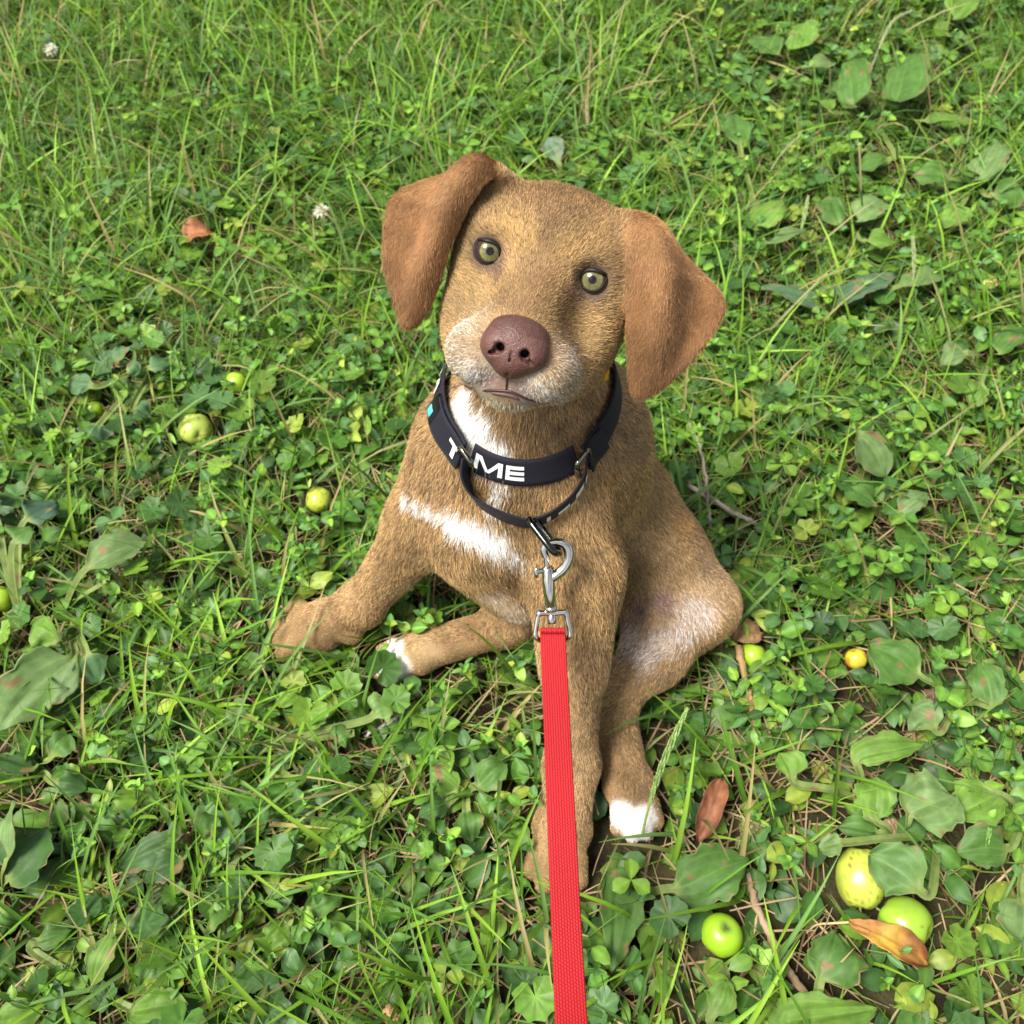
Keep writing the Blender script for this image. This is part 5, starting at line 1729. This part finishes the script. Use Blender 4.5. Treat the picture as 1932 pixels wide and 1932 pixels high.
# ------------------------------------------------------------------ broad plantain leaves
def big_leaf(base, mid, tip, width, petiole, name, parent, tone, roll=0., nu=27, nv=34, curl=.12, seed=0, flip=0.0, holes=False):
    """base, mid, tip: world points of the stalk foot, the start of the blade and its end."""
    r = np.random.default_rng(seed)
    sp = spline(np.array([base, .5 * (base + mid) + V3(0, 0, .006), mid, .5 * (mid + tip) + V3(0, 0, .007), tip]), nv)
    v = np.linspace(0, 1, nv)
    f = np.clip((v - petiole) / (1 - petiole), 0, 1)
    w = np.where(v < petiole, .0030 + .0012 * v, 0) + width * .5 * np.sin(math.pi * np.clip(f, 0, 1) ** .82) ** .72 * (f > 0)
    w = np.maximum(w, np.where(v < petiole + .06, .0030, .0008))
    T = unit(np.gradient(sp, axis=0))
    upv = unit(V3(0, 0, 1) + .25 * r.normal(size=3))
    S = unit(np.cross(T, upv))
    N = np.cross(S, T)
    ca, sa = math.cos(roll), math.sin(roll)
    S, N = S * ca + N * sa, N * ca - S * sa
    u = np.linspace(-1, 1, nu)
    U, Vv = np.meshgrid(u, v, indexing='xy')
    F = f[:, None]
    Wd = w[:, None]
    edge = 1 + (.07 * np.sin(v * 64 + seed) + .09 * np.sin(v * 27 + 2 * seed))[:, None] * (np.abs(U) > .9) * (F > .05)
    x = U * Wd * edge * (1 + .16 * r.normal() * np.sign(U))
    veins = -np.abs(np.cos(U * math.pi * 1.45)) * np.sin(math.pi * np.clip(F, 0, 1)) * .0009
    z = curl * np.abs(x) + veins + .0035 * np.sin(F * 8 + seed + 2.5 * U) * np.abs(U) * (F > 0) * (width / .05) + flip * np.clip(U - .2, 0, 1) ** 2 * Wd
    z = np.where(F <= 0, .6 * np.abs(x), z)
    P = sp[:, None] + x[..., None] * S[:, None] + z[..., None] * N[:, None]
    P[..., 2] = np.maximum(P[..., 2], .002)
    base_c = np.array(tone)
    C = np.broadcast_to(base_c, P.shape).copy()
    Uv = U * (2.6 + .6 * F)
    vein = np.exp(-((np.abs(Uv - np.round(Uv)) / .09) ** 2)) * (F > 0) * (1 - .5 * F)
    blot = np.array([mnoise.noise(Vector((q[0] * 70, q[1] * 70, seed))) for q in P.reshape(-1, 3)]).reshape(U.shape)
    mod = 1 + .38 * vein + .04 * r.normal(size=U.shape) + .22 * blot
    C = C * mod[..., None]
    pet = np.clip(1 - F * 6, 0, 1)[..., None]
    C = C * (1 - pet) + np.array([.20, .27, .075]) * pet
    brown = ((np.abs(U) > .92) & (r.random(U.shape) < .22) & (F > .3)) | (blot > .52)
    C[brown] = [.22, .15, .07]
    i, j = np.meshgrid(np.arange(nv - 1), np.arange(nu - 1), indexing='ij')
    Q = np.stack([i * nu + j, i * nu + j + 1, (i + 1) * nu + j + 1, (i + 1) * nu + j], -1).reshape(-1, 4)
    if holes:
        keep = np.ones(len(Q), bool)
        for _ in range(2):
            a, b = r.integers(int(nv * .5), nv - 5), r.integers(2, nu - 4)
            keep &= ~((np.abs(i.ravel() - a) <= 1) & (j.ravel() == b))
        Q = Q[keep]
    # thickness: a second skin just below
    o = P.reshape(-1, 3)
    me = make_mesh(name, o, Q, M_BIG, None, col=np.clip(C.reshape(-1, 3), .01, .8))
    md = me.modifiers.new('thickness', 'SOLIDIFY')
    md.thickness = .0005
    adopt(me, parent)
    return me
for k, (b, lab, leaves) in enumerate(PLANTS):
    bp = pz(b[0], b[1], .002)
    if BODY.sample(bp[None])[0] < .004:
        print('plant in puppy', lab)
    root = empty('plantain_plant', tuple(bp))
    tag(root, lab, 'weed', 'broad-leaved weeds in the lawn')
    for q, lf in enumerate(leaves):
        (mu, mv, mz), (tu, tv, tz), wpx, tone, roll = lf[:5]
        ext = lf[5] if len(lf) > 5 else {}
        m, t = pz(mu, mv, mz * .001), pz(tu, tv, tz * .001)
        dep = (m - CAMP) @ FWD
        ln1, ln2 = np.linalg.norm(m - bp), np.linalg.norm(t - m)
        big_leaf(bp, m, t, wpx / FPX * dep, float(np.clip(ln1 / (ln1 + ln2), .12, .62)), 'leaf', root, np.array(tone) * rng.uniform(.9, 1.1), roll, seed=k * 10 + q, **ext)

# ------------------------------------------------------------------ apples
def apple_mat():
    m = attr_mat('apple_skin', .32, .45, .15, ('n', 320, .10, .0006))
    return m
M_APPLE = apple_mat()
M_STALK = plain('apple_stalk', (.16, .17, .06), .6)
for c, r, sq, key, lab in AP:
    rg = np.random.default_rng(int(abs(c[0]) * 1e5) % 9973)
    nu, nv = 40, 26
    th = np.linspace(0, math.pi, nv)
    ph = np.linspace(0, 2 * math.pi, nu, endpoint=False)
    T, PH = np.meshgrid(th, ph, indexing='ij')
    R_ = 1 - .16 * np.exp(-(T / .30) ** 2) - .12 * np.exp(-((T - math.pi) / .28) ** 2) + .03 * np.cos(5 * PH) * np.sin(T) * (T > 1.6) + .025 * np.cos(2 * PH + 1)
    D = np.stack([np.sin(T) * np.cos(PH), np.sin(T) * np.sin(PH), np.cos(T)], -1)
    ax = unit({'blossom': CAMP - c + V3(.25, .35, .2), 'spotted': V3(.15, 1.0, .25), 'plain': V3(.3, .6, .5)}.get(key, V3(*rg.normal(size=2), .6)))
    xx = unit(np.cross(ax, V3(0, 0, 1) + 1e-3))
    yy = np.cross(ax, xx)
    L = (R_[..., None] * D)
    st = (sq[1] if key == 'spotted' else 1.0)
    P = L[..., 0:1] * xx + L[..., 1:2] * yy + L[..., 2:3] * ax * st
    P = (P * r * (1 if key == 'spotted' else np.array(sq))).reshape(-1, 3)
    P[:, 2] = np.where(P[:, 2] + c[2] < .0015, .0015 - c[2], P[:, 2])
    g1 = np.array([mnoise.noise(Vector(p) / r * 1.3 + Vector((r * 999, 0, 0))) for p in P])
    base = {'plain': [.30, .46, .030], 'yellow': [.52, .44, .035], 'spotted': [.40, .47, .060], 'scratched': [.26, .42, .035], 'blossom': [.27, .47, .020], 'russet': [.40, .47, .050], 'bruised': [.40, .50, .085]}[key]
    C = np.array(base)[None] * (1 + .18 * g1)[:, None]
    if key == 'yellow':
        C = np.where((g1 > .15)[:, None], [.55, .22, .03], C)
    fine = np.array([mnoise.noise(Vector(p) / r * 7 + Vector((3, r * 500, 0))) for p in P])
    if key in ('spotted', 'russet', 'bruised'):
        w = np.clip((fine - .22) * 6, 0, 1) * np.clip(.55 + g1, 0, 1)
        C = C * (1 - w[:, None]) + np.array([.13, .08, .03]) * w[:, None]
    if key == 'scratched':
        lines = np.clip(1 - np.abs(((P @ unit(V3(.6, -.4, .7))) / r * 4) % 1 - .5) / .10, 0, 1) * (fine > .0) * (P[:, 1] < .2 * r)
        C = C * (1 - .7 * lines[:, None]) + np.array([.14, .07, .03]) * .7 * lines[:, None]
    tt = T.ravel()
    dark = np.exp(-((tt) / (.30 if key == 'blossom' else .14)) ** 2)
    C = C * (1 - .85 * dark[:, None]) + np.array([.035, .03, .022]) * .85 * dark[:, None]
    i, j = np.meshgrid(np.arange(nv - 1), np.arange(nu), indexing='ij')
    Q = np.stack([i * nu + j, (i + 1) * nu + j, (i + 1) * nu + (j + 1) % nu, i * nu + (j + 1) % nu], -1).reshape(-1, 4)
    root = empty('fallen_apple', (c[0], c[1], .0015))
    tag(root, lab, 'apple', 'fallen apples in the grass')
    fl = make_mesh('fruit', P + c, Q, M_APPLE, col=np.clip(C, .01, .9))
    adopt(fl, root)
    e = c - ax * r * st * .82
    if e[2] > .004:
        Vv, F = tube(spline([e, e - ax * r * .25, e - ax * r * .5 + V3(.002, 0, .002)], 6), .0011, 7)
        s_ = make_mesh('stalk', Vv, F, M_STALK)
        adopt(s_, root)

# ------------------------------------------------------------------ green nut hull
c = pz(1417, 1561, .008)
V_, Q_ = [], []
nu, nv = 28, 18
T, PH = np.meshgrid(np.linspace(0, math.pi, nv), np.linspace(0, 2 * math.pi, nu, endpoint=False), indexing='ij')
D = np.stack([np.sin(T) * np.cos(PH), np.sin(T) * np.sin(PH), np.cos(T)], -1).reshape(-1, 3)
bump = np.array([mnoise.noise(Vector(d) * 4) for d in D])
P = c + D * np.array([.0105, .0095, .0085]) * (1 + .14 * bump)[:, None]
P[:, 2] = np.maximum(P[:, 2], .0012)
i, j = np.meshgrid(np.arange(nv - 1), np.arange(nu), indexing='ij')
Q = np.stack([i * nu + j, (i + 1) * nu + j, (i + 1) * nu + (j + 1) % nu, i * nu + (j + 1) % nu], -1).reshape(-1, 4)
C = np.where((bump > .1)[:, None], [.20, .24, .06], [.10, .09, .035])
tag(make_mesh('nut_hull', P, Q, attr_mat('nut_hull', .7, .2, 0, ('n', 500, .5, .001)), col=C), 'small shrivelled olive nut hull below the upright brown leaf', 'nut')

# ------------------------------------------------------------------ sticks
M_BARK = attr_mat('bark', .85, .15, 0, ('n', 420, .7, .0012))
def stick(name, pts, rad, c0, c1, label, twigs=(), cat='stick', seed=1):
    r = np.random.default_rng(seed)
    W = np.array([pz(u, v, z * .001) for u, v, z in pts])
    def one(path, ra, n):
        p = spline(path, n)
        p[1:-1] += .0006 * r.normal(size=p[1:-1].shape)
        rr = np.interp(np.linspace(0, 1, n), np.linspace(0, 1, len(ra)), ra) * .001 * (1 + .10 * r.normal(size=n))
        Vv, F = tube(p, rr, 10)
        f = np.array([mnoise.noise(Vector((q[0] * 60, q[1] * 60, q[2] * 200 + seed))) for q in Vv])
        w = np.clip(.5 + 1.4 * f, 0, 1)[:, None]
        return Vv, F, np.array(c0) * (1 - w) + np.array(c1) * w
    root = empty(name, tuple(W[0]))
    tag(root, label, cat)
    Vv, F, C = one(W, rad, 40)
    adopt(make_mesh('shaft', Vv, F, M_BARK, col=C), root)
    for tp, tr in twigs:
        Vv, F, C = one(np.array([pz(u, v, z * .001) for u, v, z in tp]), tr, 14)
        adopt(make_mesh('side_twig', Vv, F, M_BARK, col=C), root)
stick('fallen_branch', [(1282, 903, 14), (1320, 930, 20), (1372, 960, 22), (1420, 985, 18), (1456, 1002, 10)], [3.4, 3.2, 2.8, 2.4, 1.6], (.20, .165, .125), (.40, .35, .28), 'grey-brown forked branch lying in the grass beside the puppy\'s back', [([(1360, 952, 22), (1330, 930, 34), (1318, 915, 40)], [1.6, 1.0])], 'branch', 3)
stick('thin_twig', [(1300, 800, 44), (1318, 835, 42), (1330, 890, 36), (1336, 950, 34), (1341, 1000, 22), (1340, 1042, 8)], [1.0, 1.3, 1.6, 1.9, 1.9, 1.6], (.19, .155, .115), (.36, .31, .24), 'thin upright grey twig crossing the fallen branch', (), 'twig', 4)
stick('brown_stick', [(1393, 1218, 22), (1400, 1250, 18), (1412, 1300, 14), (1420, 1345, 12), (1432, 1400, 10), (1443, 1448, 6)], [3.6, 3.6, 3.3, 3.0, 2.6, 2.0], (.20, .10, .05), (.42, .26, .13), 'peeling orange-brown stick below the small lime green apple', (), 'stick', 5)
stick('bark_stick', [(1408, 1640, 10), (1424, 1700, 12), (1450, 1760, 12), (1480, 1820, 12), (1515, 1870, 12), (1560, 1935, 10)], [2.4, 3.2, 3.4, 3.4, 3.4, 3.0], (.13, .075, .040), (.33, .24, .15), 'rough brown stick running down to the bottom edge between the apples', [([(1480, 1820, 12), (1500, 1800, 18)], [1.2, .7])], 'stick', 6)
stick('grey_stick', [(1118, 1720, 8), (1150, 1700, 10), (1190, 1660, 10)], [2.0, 2.2, 1.6], (.15, .11, .08), (.28, .22, .16), 'short grey stick half buried near the leash', (), 'stick', 7) if False else None
stick('pale_stick', [(690, 1388, 10), (735, 1362, 14), (790, 1330, 12)], [1.6, 1.9, 1.4], (.26, .22, .18), (.46, .42, .36), 'short pale stick in the weeds left of the leash', (), 'stick', 8)
stick('cone_twig', [(655, 1775, 8), (690, 1795, 9), (718, 1812, 6)], [3.0, 3.4, 2.0], (.12, .08, .06), (.26, .18, .14), 'short knobbly brown twig at the bottom left of centre', (), 'twig', 9)

# ------------------------------------------------------------------ dead leaves
def dead_leaf(b, t, wpx, zs, c0, c1, c2, label, fold=.9, stem=None, seed=0, sag=.35):
    r = np.random.default_rng(seed)
    nu, nv = 13, 22
    P0, P1 = pz(b[0], b[1], zs[0] * .001), pz(t[0], t[1], zs[1] * .001)
    dep = (P0 - CAMP) @ FWD
    wd = wpx / FPX * dep
    v = np.linspace(0, 1, nv)
    sp = P0 + (P1 - P0) * v[:, None] + V3(0, 0, 1) * (np.sin(math.pi * v) * zs[2] * .001)[:, None]
    T = unit(np.gradient(sp, axis=0))
    S = unit(np.cross(T, V3(0, 0, 1)))
    N = np.cross(S, T)
    u = np.linspace(-1, 1, nu)
    U, Vv = np.meshgrid(u, v, indexing='xy')
    w = wd * .5 * np.sin(math.pi * np.clip(v, .01, .99) ** .9)[:, None] ** .8
    a = fold * np.abs(U) * (1 + .25 * np.sin(6 * Vv + seed))
    x = np.sign(U) * np.sin(a) / max(fold, .2) * w
    z = (1 - np.cos(a)) / max(fold, .2) * w * 1.2 + .0012 * np.sin(22 * Vv + 4 * U) * (np.abs(U) > .2) + .0006 * r.normal(size=U.shape)
    P = sp[:, None] + x[..., None] * S[:, None] + z[..., None] * N[:, None]
    P[..., 2] = np.maximum(P[..., 2], .002)
    f = np.array([mnoise.noise(Vector((q[0] * 45, q[1] * 45, seed))) for q in P.reshape(-1, 3)]).reshape(U.shape)
    k = np.clip(.5 + 1.6 * f, 0, 1)[..., None]
    C = np.array(c0) * (1 - k) + np.array(c1) * k
    e = np.clip((np.abs(U) + .9 * Vv - 1.15) * 2 + .6 * f, 0, 1)[..., None]
    C = C * (1 - e) + np.array(c2) * e
    C = C * (1 - .35 * (np.abs(U) < .05))[..., None]
    i, j = np.meshgrid(np.arange(nv - 1), np.arange(nu - 1), indexing='ij')
    Q = np.stack([i * nu + j, i * nu + j + 1, (i + 1) * nu + j + 1, (i + 1) * nu + j], -1).reshape(-1, 4)
    root = empty('dead_leaf', tuple(P0))
    tag(root, label, 'leaf', 'dead leaves on the lawn')
    bl = make_mesh('blade', P.reshape(-1, 3), Q, M_DEAD, col=np.clip(C.reshape(-1, 3), .01, .9))
    bl.modifiers.new('thickness', 'SOLIDIFY').thickness = .0005
    adopt(bl, root)
    if stem:
        Vv, F = tube(spline(np.array([P0] + [pz(*s[:2], s[2] * .001) for s in stem]), 12), np.linspace(.0011, .0008, 12), 7)
        adopt(make_mesh('stem', Vv, F, plain('leaf_stem', (.42, .33, .14), .6)), root)
dead_leaf((1362, 1470), (1318, 1588), 62, (30, 18, 6), (.20, .075, .035), (.27, .11, .050), (.13, .05, .03), 'rolled rust-brown dead leaf standing beside the puppy\'s left hind paw', 1.15, seed=2)
dead_leaf((1602, 1740), (1752, 1822), 66, (26, 20, 10), (.50, .30, .045), (.34, .16, .04), (.16, .055, .02), 'curled yellow and brown dead leaf with a long stem by the apples', .9, [(1570, 1742, 20), (1540, 1745, 14), (1522, 1760, 8)], seed=3)
dead_leaf((1378, 1205), (1440, 1196), 46, (14, 16, 6), (.36, .21, .10), (.44, .27, .13), (.22, .12, .06), 'tan dead leaf just above the lime green apple', .5, seed=4)
dead_leaf((342, 462), (408, 445), 52, (30, 30, 10), (.34, .12, .05), (.42, .18, .075), (.20, .07, .03), 'orange-brown curled dead leaf alone in the grass at upper left', .7, seed=5)
dead_leaf((1660, 1578), (1712, 1572), 46, (8, 10, 6), (.32, .19, .11), (.40, .25, .15), (.22, .13, .08), 'small crumpled tan leaf above the spotted apple', .6, seed=6)
dead_leaf((405, 1058), (465, 1052), 26, (16, 14, 4), (.55, .47, .22), (.60, .52, .28), (.45, .34, .15), 'pale straw-yellow fallen leaf above the puppy\'s right front paw', .3, seed=7)
dead_leaf((1850, 545), (1895, 535), 28, (30, 30, 6), (.55, .40, .14), (.60, .48, .20), (.42, .25, .10), 'small yellow dead leaf near the right edge beside grey-green plantain', .4, seed=8)
dead_leaf((1740, 1310), (1780, 1340), 60, (5, 8, 6), (.14, .09, .06), (.20, .13, .085), (.10, .06, .04), 'dark crumpled dead leaf under the plantain at right', .8, seed=9)
dead_leaf((1880, 1385), (1895, 1440), 50, (5, 8, 8), (.12, .075, .05), (.19, .12, .08), (.08, .05, .03), 'dark brown crumpled leaf close to the right edge', .9, seed=10)
dead_leaf((720, 1930), (760, 1915), 40, (8, 10, 5), (.38, .22, .10), (.45, .28, .14), (.30, .16, .07), 'light brown leaf piece at the bottom edge left of the leash', .4, seed=11)

# ------------------------------------------------------------------ plantain seed spikes
M_SPIKE = attr_mat('seed_spike', .6, .3)
def spike(pts, frac, r_mm, green, label, seed=0):
    W = spline(np.array([pz(u, v, z * .001) for u, v, z in pts]), 60)
    root = empty('seed_spike', tuple(W[0]))
    tag(root, label, 'seed head', 'plantain seed spikes')
    Vv, F = tube(W, np.linspace(.0013, .0007, 60), 7)
    adopt(make_mesh('stalk', Vv, F, M_SPIKE, col=np.tile(np.array(green) * .9, (len(Vv), 1))), root)
    r = np.random.default_rng(seed)
    L = np.concatenate([[0], np.cumsum(np.linalg.norm(np.diff(W, axis=0), axis=1))])
    s = np.arange(L[-1] * (1 - frac), L[-1], .0011)
    pcs, cols = [], []
    oc = np.array([(1, 0, 0), (-1, 0, 0), (0, 1, 0), (0, -1, 0), (0, 0, 1), (0, 0, -1)], float)
    of = np.array([(0, 2, 4), (2, 1, 4), (1, 3, 4), (3, 0, 4), (2, 0, 5), (1, 2, 5), (3, 1, 5), (0, 3, 5)])
    for k, q in enumerate(s):
        p = np.array([np.interp(q, L, W[:, c]) for c in range(3)])
        t = unit(np.array([np.interp(min(q + .002, L[-1]), L, W[:, c]) for c in range(3)]) - np.array([np.interp(q - .002, L, W[:, c]) for c in range(3)]))
        a = unit(np.cross(t, V3(.3, .2, 1)))
        b = np.cross(t, a)
        ta = np.sin(math.pi * np.clip((q - s[0]) / (s[-1] - s[0]), .06, .96)) ** .4
        for m in range(5):
            an = k * 2.4 + m * 1.257
            d = math.cos(an) * a + math.sin(an) * b
            Mx = np.stack([d * .00075, unit(np.cross(d, t)) * .0006, (t * .8 + d * .5) * .0013])
            pcs.append((p + d * r_mm * .001 * ta + oc @ Mx, of))
            cols.append(np.tile(np.array(green) * r.uniform(.7, 1.5), (6, 1)))
    Vv, F = merge(pcs)
    o = make_mesh('seeds', Vv, F, M_SPIKE, col=np.clip(np.vstack(cols), 0, .9), smooth=False)
    o['kind'] = 'stuff'
    adopt(o, root)
spike([(1212, 1572, 20), (1222, 1530, 42), (1240, 1470, 62), (1262, 1412, 76), (1298, 1335, 88)], .72, 2.3, (.22, .33, .09), 'tall green plantain seed spike rising beside the puppy\'s left hind paw', 1)
spike([(1112, 292, 20), (1110, 250, 45), (1106, 185, 75)], .5, 2.0, (.30, .24, .13), 'tan seed spike standing in the grass above the puppy\'s head', 2)
spike([(1620, 200, 30), (1655, 100, 90), (1685, 40, 120), (1720, 20, 125)], .5, 2.0, (.26, .30, .14), 'arched seed spike at the top right over the plantain clump', 3)
spike([(1500, 470, 30), (1515, 420, 60), (1525, 370, 80)], .6, 2.0, (.24, .32, .12), 'green seed spike right of the puppy\'s left ear, upright', 4)
spike([(1455, 320, 30), (1475, 290, 50), (1510, 255, 70)], .6, 1.8, (.26, .30, .13), 'leaning seed spike between the plantains at upper right', 5)
spike([(1720, 560, 30), (1725, 500, 60), (1722, 445, 85)], .6, 2.0, (.27, .31, .14), 'upright seed spike over the grey-green plantain leaves', 6)
spike([(1845, 1625, 20), (1860, 1590, 36), (1868, 1562, 46)], .7, 2.0, (.16, .28, .07), 'short dark green seed spike over the round leaf at right', 7)

# ------------------------------------------------------------------ white clover flowers
M_PETAL = leaf_mat('clover_petal', .6, .2, .3)
def clover_flower(u, v, z, r_mm, label, seed):
    c = pz(u, v, z * .001)
    r = np.random.default_rng(seed)
    root = empty('clover_flower', (c[0], c[1], 0))
    tag(root, label, 'flower', 'white clover flowers')
    T, Q, sh = grid_leaf(lambda v: .14 * np.sin(math.pi * np.clip(v, 0, 1) ** .7) ** .6 + .03, 3, 4, cup=.8, droop=-.1)
    pcs, cols = [], []
    for k in range(60):
        y = 1 - 1.75 * (k + .5) / 60
        a = k * 2.39996
        d = V3(math.sqrt(max(0, 1 - y * y)) * math.cos(a), math.sqrt(max(0, 1 - y * y)) * math.sin(a), y)
        d = unit(d + .15 * r.normal(size=3))
        side = unit(np.cross(d, V3(.1, .2, 1)))
        nn = np.cross(side, d)
        pcs.append((c + r_mm * .001 * (.15 * d + T[:, 0:1] * side + T[:, 1:2] * d + T[:, 2:3] * nn), Q))
        g = np.clip(-y, 0, 1)
        cols.append(np.tile(np.array([.78, .78, .66]) * (1 - g) + np.array([.40, .42, .20]) * g, (len(T), 1)) * r.uniform(.85, 1.05))
    Vv, F = merge(pcs)
    o = make_mesh('petals', Vv, F, M_PETAL, col=np.vstack(cols))
    o['kind'] = 'stuff'
    adopt(o, root)
    Vv, F = tube(spline([c, c + V3(.01, .0, -.02), V3(c[0] + .018, c[1] - .005, 0)], 10), .0009, 7)
    adopt(make_mesh('stalk', Vv, F, M_SPIKE, col=np.tile([.14, .24, .06], (len(Vv), 1))), root)
clover_flower(97, 95, 55, 10, 'white clover flower head at the top left corner', 1)
clover_flower(607, 400, 50, 10, 'white clover flower left of the puppy\'s right ear', 2)
